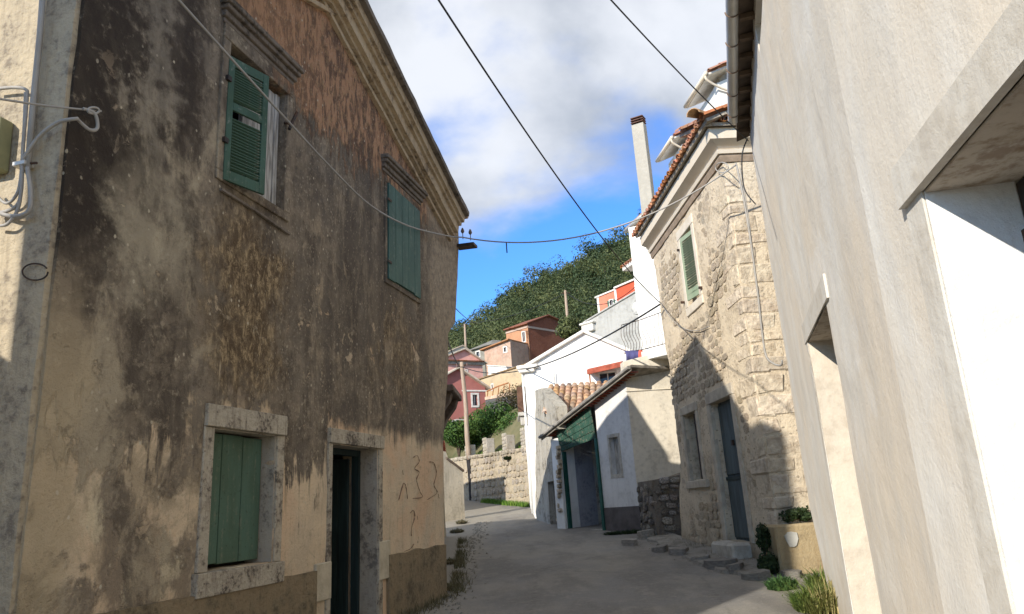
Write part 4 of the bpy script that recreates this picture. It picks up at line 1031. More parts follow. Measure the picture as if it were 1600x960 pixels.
surround(an, ax, wn, .08, .08, .1, .1, .012, CONC, 'window_frame', bevel=.005)
MB(an).box(wn[0], wn[1], -.22, -.16, wn[2], wn[3]).build('window_board', GREYW, ax)
hd = an.uv(975, 792)[1]
MB(an).box(-.02, au - .006, -.05, .02, -1, hd).build('dado', simple('dark_grey_dado', (.13, .115, .11), .9, var=.3, scale=3, bump=.01, col2=(.08, .07, .068)), ax, jit=.004)
E2 = Fr(C2, Vector((1, .10, 0)), 1)
tz0 = E2.uv(982, 566)[1]; tz1 = E2.uv(1042, 545)[1]
so = wall(E2, [(.0, -1), (3.2, -1), (3.2, tz1 + .3), (.0, tz0)], [], .4, .25, .02, 'end_wall', CRW, None); so.parent = ax; so.matrix_local = an.mat.inverted() @ E2.mat
so = MB(E2).box(-.03, 3.2, -.05, .03, 3.86, 3.89).prism([(-.03, tz0 - .42), (3.2, tz1 - .15), (3.2, tz1 + .32), (-.03, tz0 + .02)], -.35, .035).build('parapet_band', CRW, ax, bevel=.01); so.matrix_local = an.mat.inverted() @ E2.mat
MB(an).box(.4, au - .05, -3.2, -.36, -1, topB - .1).build('annex_core', PALE, ax)
# rough rubble foot between annex and stone house
gfp = at(1012, 838, 20.2); gz = GR(19.5)
rbP = Vector((C2.x + .10, 19.9, GR(19.9)))
RB = Fr(rbP, Vector((1, .03, 0)), 1)
rb = thing('rubble_wall', 'dark broken rubble wall filling the gap below the cream end wall', 'wall', RB.mat)
RBM = plaster('dark_rubble_mortar', (.22, .19, .155), (.08, .07, .06), 4, .4, .4, .05, dark=(.05, .045, .04), patch=.5)
MB(RB).prism([(0, -.6), (1.6, -.6), (1.6, 1.7), (.8, 1.5), (.0, 1.4)], -2.2, 0).build('rubble_core', RBM, rb, jit=.03)
RSV = stone_variants(8, RUBST, 21)
rubble(RB, rb, -.02, 1.3, -.1, 1.45, (.11, .2), (.16, .34), RSV, .10, lambda c, z, a, h: random.random() < .18, 31, 120, tilt=.25)
S2 = Fr(rbP, Vector((-.0, 1, 0)), -1)
for o_ in range(10):
    pass
n0 = 0
rs = random.Random(77)
for i in range(60):
    z = rs.uniform(-.1, 1.3); y = rs.uniform(.1, 1.9); me = rs.choice(RSV)
    link('stone', me, rb, RB.mat.inverted() @ (Matrix.Translation(RB.wp(0, -y, z)) @ Matrix.Rotation(-pi / 2, 4, 'Z') @ Matrix.Rotation(rs.uniform(-.3, .3), 4, 'Y') @ Matrix.Diagonal((rs.uniform(.15, .34), -.07, rs.uniform(.1, .2), 1))))

# garage
ug = GL - GP; ug.z = 0
gr = Fr(GP, ug, -1); gu = ug.length
ga_ = thing('garage', 'open garage with green corrugated panels above its mouth and a tile-edged roof', 'garage', gr.mat)
zr = gr.uv(935, 685)[1]; zl = gr.uv(888, 705)[1]
ft = gr.uv(935, 624)[1]; ft2 = gr.uv(884, 668)[1]
# lintel sheets
for i in range(5):
    f0_, f1_ = i / 5, (i + 1) / 5
    a0 = zr + (ft - zr) * f0_ + .0; a1 = zr + (ft - zr) * f1_; b0 = zl + (ft2 - zl) * f0_; b1 = zl + (ft2 - zl) * f1_
    MB(gr).hexa([(.06, .02 + .03 * i, a0 + .012), (gu - .02, .02 + .03 * i, b0 + .012), (gu - .02, -.01 + .03 * i, b0 + .012), (.06, -.01 + .03 * i, a0 + .012)],
                [(.06, .05 + .03 * i, a1), (gu - .02, .05 + .03 * i, b1), (gu - .02, .02 + .03 * i, b1), (.06, .02 + .03 * i, a1)]).build('green_panel', GREEN4, ga_, bevel=.004)
MB(gr).box(.0, .10, -.1, .06, -.5, zr).build('steel_post', simple('teal_steel', (.02, .09, .07), .5, var=.2), ga_)
MB(gr).box(gu - .1, gu, -.12, .0, -.5, zl).build('steel_post', MATS['teal_steel'], ga_)
MB(gr).box(gu - .02, gu + .42, -.5, .10, -.8, zl + .45).build('white_post', WHITEP, ga_, bevel=.02, jit=.01)
# room: inner walls, back, slab, roof
INW = plaster('garage_inner_wall', (.34, .34, .37), (.22, .22, .25), 2, .6, .2, .01, dark=(.14, .14, .16), patch=.5)
MB(gr).box(gu - .0, gu + .3, -5.0, -.502, -.8, 3.4).build('side_wall', INW, ga_)
MB(gr).box(-.3, .0, -5.0, -.2, -.8, 3.4).build('side_wall', INW, ga_)
MB(gr).box(-.3, gu + .3, -5.3, -5.002, -.8, 3.4).build('back_wall', INW, ga_)
MB(gr).box(.002, gu - .002, -4.99, -.0, -.5, .035).build('floor_slab', CONC, ga_)
FASC = simple('weathered_fascia', (.33, .30, .25), .85, var=.3, scale=4, bump=.008, col2=(.16, .14, .12))
fz0 = gr.uv(986, 580, .35); fz1 = gr.uv(874, 667, .35)
uu0, z0_ = fz0; uu1, z1_ = fz1
def edge(uq): return z0_ + (z1_ - z0_) * (uq - uu0) / (uu1 - uu0)
ua, ub = -au + .15, gu + .55
ua = max(uu0, -3.6)
MB(gr).prism([(ua, edge(ua)), (ub, edge(ub)), (ub, edge(ub) + .17), (ua, edge(ua) + .17)], .32, .37).build('fascia', FASC, ga_, bevel=.01)
MB(gr).prism([(ua, edge(ua) + .11), (ub, edge(ub) + .11), (ub, edge(ub) + .18), (ua, edge(ua) + .18)], -5.2, .318).build('roof_slab', FASC, ga_)
k = 0
me_s = tile_mesh(.07, .34, simple('red_brown_tile', (.30, .09, .055), .9, var=.3, obj_var=.15))
u_ = ua + .15
while u_ < ub - .1:
    p = Vector((u_, gr.sgn * .0, edge(u_) + .03)); link('eave_tile', me_s, ga_, Matrix.Translation(p)); u_ += .165
gt = MB(gr); gt.tube([(ua, .42, edge(ua) + .10), (ub, .42, edge(ub) + .10)], .055, 8).build('gutter', simple('old_grey_pipe', (.30, .28, .25), .7, var=.3), ga_)

# grey old house behind the garage
GG = gr.wp(gu + .42, 0, 0); GF = ground(838, 812)
u4 = GF - GG; u4.z = 0
g4 = Fr(GG, u4, -1); g4l = u4.length
oh = thing('grey_cottage', 'narrow old grey-stained cottage with a clay tile roof, between garage and white house', 'house', g4.mat)
GREYP = plaster('grey_cottage_render', (.42, .39, .33), (.20, .18, .155), 1.6, .85, .5, .02, dark=(.13, .115, .10), patch=.8, base2=(.36, .33, .27))
zt0 = g4.uv(880, 648)[1]; zt1 = g4.uv(868, 632)[1]; zt2 = g4.uv(845, 606)[1]; ztE = g4.uv(838, 608)[1]
ut1 = g4.uv(868, 632)[0]; ut2 = g4.uv(847, 606)[0]
dr = (g4.uv(866, 740)[0], g4.uv(853, 740)[0]); dr = (dr[0] + .15, dr[1] - .1, -.7, g4.uv(857, 753)[1])
w4 = (g4.uv(858, 700)[0], g4.uv(850, 700)[0], g4.uv(855, 650)[1] - .9, g4.uv(853, 648)[1])
wall(g4, [(0, -1), (g4l, -1), (g4l, .6), (2.5, 4.85), (1.37, 4.75), (-.95, 3.82), (-.95, 3.1), (0, 3.1)], [rect(dr[0], min(dr[1], g4l - .3), dr[2], dr[3])], .35, .25, .04, 'street_wall', GREYP, oh, edge_amp=.015)
MB(g4).box(dr[0], min(dr[1], g4l - .3), -.25, -.2, dr[2], dr[3]).build('door', simple('faded_door', (.14, .13, .12), .9, var=.3), oh)
nz = g4.uv(852, 655); 
for (x, y) in ((852, 645), (858, 668)): q = g4.uv(x, y); MB(g4).box(q[0] - .08, q[0] + .08, -.02, .05, q[1] - .12, q[1] + .02).build('ledge_stone', CONC, oh, bevel=.02)
for i in range(16):
    q = g4.uv(873 + random.uniform(-2, 2), 700 + i * 7.5); link('stone', random.choice(SV), oh, Matrix.Translation((q[0], 0, q[1])) @ Matrix.Diagonal((random.uniform(.2, .4), .06, random.uniform(.1, .2), 1)))
# its tiled roof, sloping down towards the camera
rA = at(845, 604, GF.y - .2); rB = at(946, 596, GF.y + .4); rC = at(878, 642, GG.y - .2); 
OT = tile_mesh(.105, .44, TILEO)
al = (rB - rA).normalized(); dn = (rC - rA); dn = (dn - al * dn.dot(al)); dn = Vector((-.12, -1, -.40)).normalized()
al = Vector((1, -.12, 0)).normalized(); dn = Vector((-.12 * .9, -.92, -.36)).normalized()
mi = g4.mat.inverted()
rA_ = at(846, 605, 28.6); rB_ = at(948, 599, 28.3); rC_ = at(880, 643, 25.9)
al = (rB_ - rA_).normalized(); dn = rC_ - rA_; dn = (dn - al * dn.dot(al)).normalized(); rtO = rA_ + al * .36
tile_roof(oh, mi @ rtO, mi.to_3x3() @ al, mi.to_3x3() @ dn, 9, 8, .225, .37, OT, 14, TILEM, 'tile_bed', limit=290)
MB(g4).box(.1, g4l - .05, -4, -.36, -1, 3.6).build('cottage_core', GREYP, oh)

# ------------------------------------------------------------------ prism-shaped houses in the distance
def opening(fr, parent, r, frame, pane, fw=.07, shut=None, name='window', sub=None, depth=.12, arch=False):
    o = link(name, None, parent)
    u0, u1, z0, z1 = r
    MB(fr).box(u0 - fw, u0, -.05, .035, z0 - fw, z1 + fw).box(u1, u1 + fw, -.05, .035, z0 - fw, z1 + fw).box(u0, u1, -.05, .034, z1, z1 + fw).box(u0, u1, -.05, .034, z0 - fw, z0).build('frame', frame, o)
    if arch:
        n = 8; cx = (u0 + u1) / 2; rr = (u1 - u0) / 2 + fw; ar = [(cx + rr * cos(pi * i / n), z1 + rr * sin(pi * i / n)) for i in range(n + 1)]; MB(fr).prism(ar, -.05, .036).build('arch_stone', frame, o)
        rr -= fw; ar = [(cx + rr * cos(pi * i / n), z1 + rr * sin(pi * i / n)) for i in range(n + 1)]; MB(fr).prism(ar, -.04, .042).build('arch_pane', pane, o)
    MB(fr).box(u0, u1, -depth - .03, -depth, z0, z1).build('pane', pane, o)
    MB(fr).box((u0 + u1) / 2 - .02, (u0 + u1) / 2 + .02, -depth, -depth + .02, z0, z1).build('mullion', frame, o)
    if shut:
        for a, b in ((u0 - fw - (u1 - u0) * .5, u0 - fw), (u1 + fw, u1 + fw + (u1 - u0) * .5)): MB(fr).box(a, b, .0, .04, z0, z1).build('shutter', shut, o)
    return o
def frame_at(px0, py0, Y0, px1, py1, Y1):
    a, b = at(px0, py0, Y0), at(px1, py1, Y1); a = Vector((a.x, a.y, 0)); b = Vector((b.x, b.y, 0)); return Fr(a, b - a, 1), (b - a).length
def px_poly(fr, pts): return [fr.uv(*p) for p in pts]
def gable_house(name, label, fr, outline, depth, mwall, mroof, wins=(), cat='house', over=.25, roofseg=None, step=.6, th=.14, front_over=.12, trim=None):
    o = thing(name, label, cat, fr.mat)
    wall(fr, outline, [rect(*w[0]) for w in wins], .3, step, 0., 'front_wall', mwall, o)
    lo = min(p[1] for p in outline)
    MB(fr).prism([(p[0] + (.02 if p[0] < outline[1][0] * .5 + outline[0][0] * .5 else -.02), p[1] - (.03 if p[1] > lo + .1 else 0)) for p in outline], -depth, -.302).build('house_body', mwall, o)
    for a, b in (roofseg or []):
        A_, B_ = Vector(a), Vector(b); d = (B_ - A_).normalized()
        if A_.y < B_.y: A_ = A_ - d * over
        elif B_.y < A_.y: B_ = B_ + d * over
        MB(fr).prism([(A_.x, A_.y + .005), (B_.x, B_.y + .005), (B_.x, B_.y + th), (A_.x, A_.y + th)], -depth - .1, front_over).build('roof', mroof, o, bevel=.02)
    for r, fm, pm, sm, kw in [tuple(w) + ({},) * (5 - len(w)) for w in wins]: opening(fr, o, r, fm, pm, shut=sm, **kw)
    return o
def prect(fr, x0, y0, x1, y1):
    a = fr.uv(x0, (y0 + y1) / 2)[0]; b = fr.uv(x1, (y0 + y1) / 2)[0]; m = (x0 + x1) / 2
    return (min(a, b), max(a, b), fr.uv(m, y1)[1], fr.uv(m, y0)[1])
GLASS = simple('dark_window_glass', (.03, .04, .05), .12, var=.1, spec=.5)
WTRIM = simple('white_trim', (.74, .70, .64), .8, var=.15, scale=4)
PINKP = plaster('salmon_render', (.74, .40, .33), (.64, .34, .28), .6, .35, .1, .01, dark=(.42, .2, .16), patch=.25)
MAROP = plaster('maroon_render', (.42, .16, .135), (.36, .135, .115), .5, .3, .1, .01, dark=(.22, .08, .07), patch=.25)
PALET = simple('pale_roof_edge', (.58, .50, .40), .9, var=.25, scale=3, bump=.02, col2=(.42, .33, .25))

# big white gabled house
f5, l5 = frame_at(835, 780, 29.9, 1010, 780, 28.9)
f5o = px_poly(f5, [(818, 572), (912, 515), (992, 549)])
zb = .0
o5 = [(0 - .05, zb), (9.5, zb), (9.5, f5o[2][1] - .9), f5o[2], f5o[1], (-.05, f5.uv(820, 570)[1])]
kk = f5.uv(822, 571)
zl5 = kk[1]
ridge = f5o[1]; rsl = (ridge[1] - f5o[2][1]) / (f5o[2][0] - ridge[0])
o5 = [(-.02, zb), (8.2, zb), (8.2, ridge[1] - rsl * (8.2 - ridge[0])), ridge, (-.02, kk[1])]
o5 = [(p[0], p[1] - (.16 if p[1] > 1 else 0)) for p in o5]; ridge = o5[3]
can = prect(f5, 937, 583, 962, 600)
WHB = plaster('bright_limewash', (.84, .82, .77), (.74, .71, .66), .7, .25, .05, .006, dark=(.66, .63, .58), patch=.12)
WR = simple('white_roof_edge', (.78, .74, .67), .85, var=.15)
wh5 = gable_house('white_house', 'large bright white gabled house at the bend of the street', f5, o5, 6.5, WHB, WR, wins=[(can, WTRIM, GLASS)], roofseg=[(o5[4], o5[3]), (o5[3], o5[2])], front_over=.18)
cc = prect(f5, 921, 575, 975, 580)
MB(f5).hexa([(cc[0], .0, cc[2] - .05), (cc[1], .0, cc[2] + .1), (cc[1], .7, cc[2] - .02), (cc[0], .7, cc[2] - .17)], [(cc[0], .0, cc[3] + .05), (cc[1], .0, cc[3] + .2), (cc[1], .7, cc[3] + .05), (cc[0], .7, cc[3] - .1)]).build('red_canopy', simple('red_canopy_paint', (.40, .10, .06), .8, var=.3), wh5, bevel=.01)
q = f5.uv(926, 598); MB(f5).tube([(q[0], .6, q[1] - .2), (q[0], .6, q[1] + .45)], .03, 6).build('canopy_post', simple('rust_post', (.35, .15, .08), .9), wh5)
q = f5.uv(868, 600); MB(f5).tube([(q[0], .12, q[1] - .9), (q[0], .12, q[1] + .45)], .02, 5).build('antenna_mast', PIPE, wh5)
# corbelled eave return on the left corner
MB(f5).box(-.28, .55, -.3, .24, kk[1] - .16, kk[1] - .02).box(-.2, .4, -.3, .17, kk[1] - .30, kk[1] - .165).build('eave_return', WR, wh5, bevel=.02)
# street side of the white house
s5P = f5.wp(-.02, 0, 0)
f5s = Fr(s5P, Vector((-.02, 1, 0)), -1)
bx = [f5s.uv(833, 795), f5s.uv(836, 625), f5s.uv(820, 575)]
so = wall(f5s, [(.0, 0), (6.3, 0), (6.3, kk[1]), (.0, kk[1])], [], .25, .4, .02, 'side_wall', WHB, None); so.parent = wh5; so.matrix_local = f5.mat.inverted() @ f5s.mat
# balcony on the street side
bl = thing('balcony', 'small high balcony with a boarded brown front on the corner of the white house', 'balcony', f5s.mat)
bz = f5s.uv(832, 655)[1]; bz = EYE + (792 - 655) / 1240 * 31
MB(f5s).box(.4, 2.6, .0, .36, bz, bz + .16).build('balcony_slab', CONC, bl, bevel=.02, jit=.02)
MB(f5s).prism([(.5, bz - .35), (.75, bz - .35), (.75, bz - .003), (.5, bz - .003)], 0, .28).build('corbel', CONC, bl, bevel=.02)
for i in range(9): MB(f5s).box(.45 + i * .24, .45 + i * .24 + .2, .28, .32, bz + .162, bz + 1.15).build('board', simple('brown_board', (.15, .08, .05), .8, var=.3), bl, bevel=.005)
MB(f5s).box(.4, .44, .0, .34, bz + .162, bz + 1.15).build('end_board', MATS['brown_board'], bl)
# drainpipe
dpp = [f5s.wp(.3, .08, kk[1] - .3), f5s.wp(.3, .08, 1.3)]
cable('drainpipe', dpp, .045, WHITEP, 'white drainpipe down the street side of the white gabled house', 'drainpipe')

# ------------------------------------------------------------------ tall white house just behind the stone house
fb, lb = frame_at(1003, 545, 24.0, 1040, 545, 23.7)
tb_ = fb.uv(1003, 393)[1]
tw = thing('tall_white_house', 'tall bright white house behind the stone house, with a slab chimney and a railed balcony', 'house', fb.mat)
wall(fb, rect(0, 4.5, 0, tb_ + .9), [], .3, .4, .01, 'front_wall', WHB, tw)
MB(fb).box(.02, 4.5, -7, -.302, 0, tb_ + .85).build('house_body', WHB, tw)
# string of tiles with white soffit
a0, a1 = at(1004, 391, 23.9), at(972, 416, 25.4)
def tiled_ledge(parent, fr_mat, p0, p1, dep, n, mesh, inward):
    mi = fr_mat.inverted(); d = (p1 - p0); d.z = 0; L_ = d.length; d.normalize(); iw = Vector((-d.y, d.x, 0)) * inward
    z = (p0.z + p1.z) / 2
    mb = MB(); pts = [p0, p1, p1 + iw * dep, p0 + iw * dep]
    mb.add([tuple(mi @ Vector((p.x, p.y, z - .20))) for p in pts] + [tuple(mi @ Vector((p.x, p.y, z - .02))) for p in pts], [(0, 1, 2, 3), (4, 7, 6, 5), (0, 1, 5, 4), (1, 2, 6, 5), (2, 3, 7, 6), (3, 0, 4, 7)])
    mb.build('soffit', WR, parent)
    for i in range(n):
        p = p0.lerp(p1, (i + .5) / n); M_ = Matrix((d, -iw, Vector((0, 0, 1)))).transposed().to_4x4()
        if M_.determinant() < 0: M_ = Matrix((-d, -iw, Vector((0, 0, 1)))).transposed().to_4x4()
        M_ = Matrix.Translation(Vector((p.x, p.y, z)) + iw * .32) @ M_ @ Matrix.Rotation(-.25, 4, 'X')
        link('eave_tile', mesh, parent, mi @ M_)
SM = tile_mesh(.10, .4, TILE)
tiled_ledge(tw, fb.mat, a0, a1, 2.0, 9, SM, -1)
g0, g1 = at(1003, 338, 23.6), at(977, 362, 25.6)
mi = fb.mat.inverted()
MB().tube([tuple(mi @ g0), tuple(mi @ g1)], .07, 8).build('gutter', PIPE, tw, smooth=True)
p = [g0, g1, g1 + Vector((3, .6, 1.1)), g0 + Vector((3, .6, 1.1))]
MB().add([tuple(mi @ (q - Vector((0, 0, .02)))) for q in p] + [tuple(mi @ (q + Vector((0, 0, .12)))) for q in p], [(0, 1, 2, 3), (4, 7, 6, 5), (0, 1, 5, 4), (1, 2, 6, 5), (2, 3, 7, 6), (3, 0, 4, 7)]).build('roof', TILEO, tw)
# chimney: tall rectangular slab with louvred cap
cb, ct = at(1010, 345, 22.6), at(991, 197, 22.6)
chm = thing('chimney_stack', 'tall narrow rendered chimney with a stack of thin dark cap slabs', 'chimney', loc=(cb.x + .12, cb.y, ct.z - 4.2)); chm.rotation_euler = (0, 0, radians(-28))
hh = 4.2; CHM = plaster('chimney_render', (.43, .40, .34), (.34, .32, .27), 2, .6, .2, .01, dark=(.40, .37, .32), patch=.3)
MB().box(-.20, .20, -.16, .16, 0, hh).build('stack', CHM, chm, bevel=.01)
for i in range(3): MB().box(-.21, .21, -.17, .17, hh + .055 + i * .085, hh + .085 + i * .085).build('cap_slab', simple('rust_slab', (.17, .09, .07), .8, var=.3), chm, bevel=.006)
MB().box(-.15, .15, -.11, .11, hh, hh + .24).build('flue', DARK, chm)
# balcony with curly iron rails
bp0 = at(975, 520, 22.8); bp1 = at(1040, 503, 21.0)
rail = thing('balcony_rail', 'thin iron balcony railing in front of the tall white house', 'railing')
r0_, r1_ = at(976, 556, 22.9), at(1003, 550, 22.3); r2_ = at(1042, 540, 20.6)
for a, b, n in ((r0_, r1_, 6), (r1_, r2_, 6)):
    for zz in (.06, .95): MB().tube([a + Vector((0, 0, zz)), b + Vector((0, 0, zz))], .013, 5).build('rail_bar', IRON, rail)
    for i in range(n + 1):
        p = a.lerp(b, i / n); MB().tube(catmull([p + Vector((0, 0, .06)), p + Vector((.05, 0, .3)), p + Vector((-.04, 0, .6)), p + Vector((0, 0, .95))], 3), .0075, 4).build('baluster', IRON, rail)
bs = [r0_, r1_, r2_, r2_ + Vector((1.2, .4, 0)), r0_ + Vector((1.5, 1.2, 0))]
mb = MB(); mb.add([tuple(p - Vector((0, 0, .25))) for p in bs] + [tuple(p) for p in bs], [(4, 3, 2, 1, 0), (5, 6, 7, 8, 9)] + [(i, (i + 1) % 5, 5 + (i + 1) % 5, 5 + i) for i in range(5)])
o = mb.build('balcony_slab', WHB, None); tag(o, 'white balcony floor slab under the thin iron railing', 'balcony floor')
cl0 = at(992, 566, 22.6)
bt = MB(); R_ = random.Random(5)
rows = 8; cols = 8; P = []
for j in range(rows + 1):
    for i in range(cols + 1):
        x = (i / cols - .5) * .42; t = j / rows; y = -.12 * sin(t * pi) - .03 * sin(i * 1.9 + j * .3); zc = .36 * (1 - t) if t < .2 else .36 * (1 - t)
        P.append((x * (1 + .25 * t) - .08 * (1 - t) ** 2, y, zc))
bt.add(P, [(j * 9 + i, j * 9 + i + 1, (j + 1) * 9 + i + 1, (j + 1) * 9 + i) for j in range(8) for i in range(8)])
clo = bt.build('draped_cloth', simple('blue_violet_cloth', (.09, .09, .22), .9, var=.2), None, smooth=True); clo.location = cl0 + Vector((0, -.1, -.02))
clo.modifiers.new('t', 'SOLIDIFY').thickness = .04
tag(clo, 'blue violet cloth hung over the parapet beside the white gable', 'cloth')
rdc = MB(); rdc.prism([(-.07, 0), (.07, .02), (.09, .2), (.05, .32), (-.05, .3), (-.08, .15)], -.06, .0).build('red_cloth', simple('red_cloth', (.6, .13, .09), .9, var=.2), None, bevel=.02)
rdc = bpy.data.objects['red_cloth']; rdc.location = cl0 + Vector((.16, -.22, .0)); tag(rdc, 'small red cloth hanging beside the blue one on the parapet', 'cloth')

# ------------------------------------------------------------------ two white upper houses with tiled roofs behind the stone house
def upper(name, label, corner, Y, g_far, Yf, vtop, wl):
    c = at(*corner, Y); f_ = at(*g_far, Yf); d = f_ - c; d.z = 0
    fr = Fr((c.x + .35, c.y + .25, 0), Vector((1, .12, 0)), 1); o = thing(name, label, 'house', fr.mat); z = c.z
    ap = 2.2
    gb = [(0, z - 3.2), (4.4, z - 3.2), (4.4, z - .25), (ap, z + ap * .42 - .25), (0, z - .25)]
    wall(fr, gb, [], .3, .5, .01, 'gable_wall', WHB, o); MB(fr).prism([(p[0] + .01, p[1] - .01) for p in gb], -1.6, -.302).build('house_body', WHB, o)
    MB(fr).prism([(-.35, z - .14), (ap, z + ap * .42 - .02), (ap, z + ap * .42 + .04), (-.35, z - .08)], -1.7, .30).build('roof_deck', WR, o)
    MB(fr).prism([(ap, z + ap * .42 - .02), (4.7, z - .14), (4.7, z - .08), (ap, z + ap * .42 + .04)], -1.7, .30).build('roof_deck', WR, o)
    sl_ = (ap * .42 + .12) / (ap + .35)
    tile_roof(o, (ap, fr.sgn * .34, z + ap * .42 + .05), (0, -fr.sgn, 0), (-1, 0, -sl_), 9, 7, .22, .39, SM, 3, None, limit=200)
    MB(fr).tube([(-.42, .32, z - .10), (-.42, -1.65, z - .10)], .065, 8).build('gutter', CREAMC, o, smooth=True)
    MB(fr).tube([tuple(v) for v in catmull([Vector((-.42, .25, z - .1)), Vector((-.38, .22, z - .28)), Vector((.1, .12, z - .50)), Vector((.6, .1, z - .62)), Vector((1.2, .08, z - .66))], 4)], .038, 7).build('drainpipe', CREAMC, o, smooth=True)
    return o, fr, z
upper('upper_white_house', 'upper corner of a white house with tiled verge and gutter, nearer the chimney', (1050, 213), 25.5, (1022, 248), 27, None, 0)
u2, fu2, zu2 = upper('upper_white_house', 'white house corner with tiled verge and chimney pot, against the grey gutter', (1103, 113), 20.5, (1075, 152), 22, None, 0)
q = fu2.uv(1128, 110); MB(fu2).tube([(q[0] + .1, -.3, q[1] - .3), (q[0] + .1, -.3, q[1] + .05), (q[0] + .1, -.3, q[1] + .16), (q[0] + .1, -.3, q[1] + .22)], [.18, .18, .12, .03], 10).build('chimney_pot', CONC, u2, smooth=True)

# ------------------------------------------------------------------ retaining wall at the bend, with stone posts
ra, rb_ = ground(726, 781), ground(832, 792)
rf = Fr((ra.x, ra.y, 0), Vector((rb_.x - ra.x, rb_.y - ra.y, 0)), 1); rl = (rb_ - ra).length
RETM = plaster('retaining_stone', (.44, .37, .27), (.30, .25, .18), 1.5, .3, .7, .06, dark=(.20, .165, .12), patch=.6, base2=(.36, .30, .21))
rw = thing('retaining_wall', 'long rough stone retaining wall across the bend of the street', 'wall', rf.mat)
u0 = -6; u1_ = rl + 1.0
zt = lambda u: rf.uv(718, 716)[1] + (rf.uv(822, 701)[1] - rf.uv(718, 716)[1]) * (u - rf.uv(718, 716)[0]) / (rf.uv(822, 701)[0] - rf.uv(718, 716)[0])
top = [(u1_ - (u1_ - u0) * i / 30, zt(u1_ - (u1_ - u0) * i / 30) + noise.noise(Vector((i * .7, 1, 1))) * .10) for i in range(31)]
wall(rf, [(u0, .8), (u1_, .8)] + top, [], .6, .22, .07, 'wall_body', RETM, rw)
cpst = simple('coping_stone', (.45, .39, .30), .95, var=.3, scale=6, bump=.03, obj_var=.2, col2=(.28, .23, .17))
CSV = stone_variants(6, cpst, 41)
u = u0 + .2
rr_ = random.Random(6)
while u < u1_ - .2:
    a = rr_.uniform(.3, .6); link('coping_stone', rr_.choice(CSV), rw, Matrix.Translation((u, rf.sgn * -.12, zt(u) - .04)) @ Matrix.Diagonal((a, .22 * rf.sgn, rr_.uniform(.16, .26), 1))); u += a * .98
# face stones big enough to tell apart
rubble(rf, rw, .3, u1_ - .1, 2.0, 4.6, (.22, .4), (.3, .6), CSV, .05, lambda c, z, a, h: z > zt(c) - .25, 55, 170, fill=.86, tilt=.2)
PSM = simple('post_stone', (.50, .45, .36), .95, var=.3, scale=6, bump=.03, obj_var=.2, col2=(.33, .28, .21))
PSV = stone_variants(5, PSM, 43)
for i, (px, y0, y1, hw, lab) in enumerate(((733, 700, 716, .22, 'short stone post on the retaining wall beside the wooden pole'), (762, 690, 712, .25, 'squared stone post on the retaining wall, left of the middle one'), (793, 685, 706, .25, 'squared stone post on the retaining wall, in front of the rounded bushes'), (822, 677, 702, .22, 'stone post on the retaining wall closest to the white house'))):
    q0 = rf.uv(px, y1, -.15); q1 = rf.uv(px, y0, -.15); pth = rf.wp(q0[0], -.25, q0[1])
    t_ = thing('stone_post', lab, 'post', 'x' and None, 'stone posts on the retaining wall', loc=pth); t_.rotation_euler = (0, 0, atan2(rf.u.y, rf.u.x)); h = q1[1] - q0[1] + .15
    mb = MB(); mb.box(-hw, hw, -.24, .24, -.3, h).build('post_core', PSM, t_, bevel=.03, jit=.02)
    for side_ in range(2):
        z = -.1
        while z < h - .05:
            hh_ = rr_.uniform(.13, .2)
            for x in (-hw * .5, hw * .5):
                if side_ == 0: M_ = Matrix.Translation((x, -.24, z + hh_ / 2)) @ Matrix.Diagonal((hw * .98, -.04, hh_ * .95, 1))
                else: M_ = Matrix.Translation((-hw, x, z + hh_ / 2)) @ Matrix.Rotation(-pi / 2, 4, 'Z') @ Matrix.Diagonal((hw * .98, -.04, hh_ * .95, 1))
                link('stone', rr_.choice(PSV), t_, M_)
            z += hh_
# plant tuft growing from the wall and a rusty bar
# wooden utility pole
POLEW = simple('pole_wood', (.42, .33, .25), .9, var=.3, scale=3, stretch=(5, 5, .5), bump=.01, col2=(.30, .21, .15))
pb = ground(738, 782); pt_ = at(722, 566, pb.y - .3)
pl = thing('utility_pole', 'leaning wooden utility pole with a black foot at the bend of the street', 'pole', loc=pb)
d = pt_ - pb; n = 14
pts = [d * (i / n) + Vector((.03 * sin(i * .8), 0, 0)) for i in range(n + 1)]
MB().tube(pts[4:], [.16 - .05 * i / n for i in range(4, n + 1)], 10).build('pole_shaft', POLEW, pl, smooth=True)
MB().tube([Vector((0, 0, -.5))] + pts[:5], [.175] * 6, 10).build('tarred_foot', simple('tarred_wood', (.02, .018, .018), .7, var=.2), pl, smooth=True)
MB().tube([pts[-1] * .965 + Vector((-.35, 0, 0)), pts[-1] * .965 + Vector((.35, .0, .05))], .03, 6).build('cross_arm', IRON, pl)
for x in (-.3, .3): MB().tube([pts[-1] * .965 + Vector((x, 0, 0)), pts[-1] * .965 + Vector((x, 0, .2))], .035, 6).build('insulator', simple('brown_porcelain2', (.2, .12, .1), .3), pl)
aw = pts[8]; MB().tube([aw, aw + Vector((-.55, -.1, .06)), aw + Vector((-.65, -.1, .0))], .03, 6).build('lamp_arm', PIPE, pl)
for px0, py0, px1, py1, Y, lab in ((889, 528, 883, 454, 74, 'tall bare wooden pole standing before the wooded hill, behind the white gable'), (728, 550, 726, 506, 96, 'thin far wooden pole beside the grey hipped roof')):
    b0, t0 = at(px0, py0, Y), at(px1, py1, Y); o = thing('utility_pole', lab, 'pole', loc=b0 - Vector((0, 0, 2))); dd_ = t0 - b0 + Vector((0, 0, 2))
    MB().tube([Vector((0, 0, 0)), dd_ * .5, dd_], [.17, .15, .12], 8).build('pole_shaft', POLEW, o, smooth=True)
    MB().tube([dd_ * .96 + Vector((-.5, 0, 0)), dd_ * .96 + Vector((.5, 0, 0))], .05, 5).build('cross_arm', IRON, o)
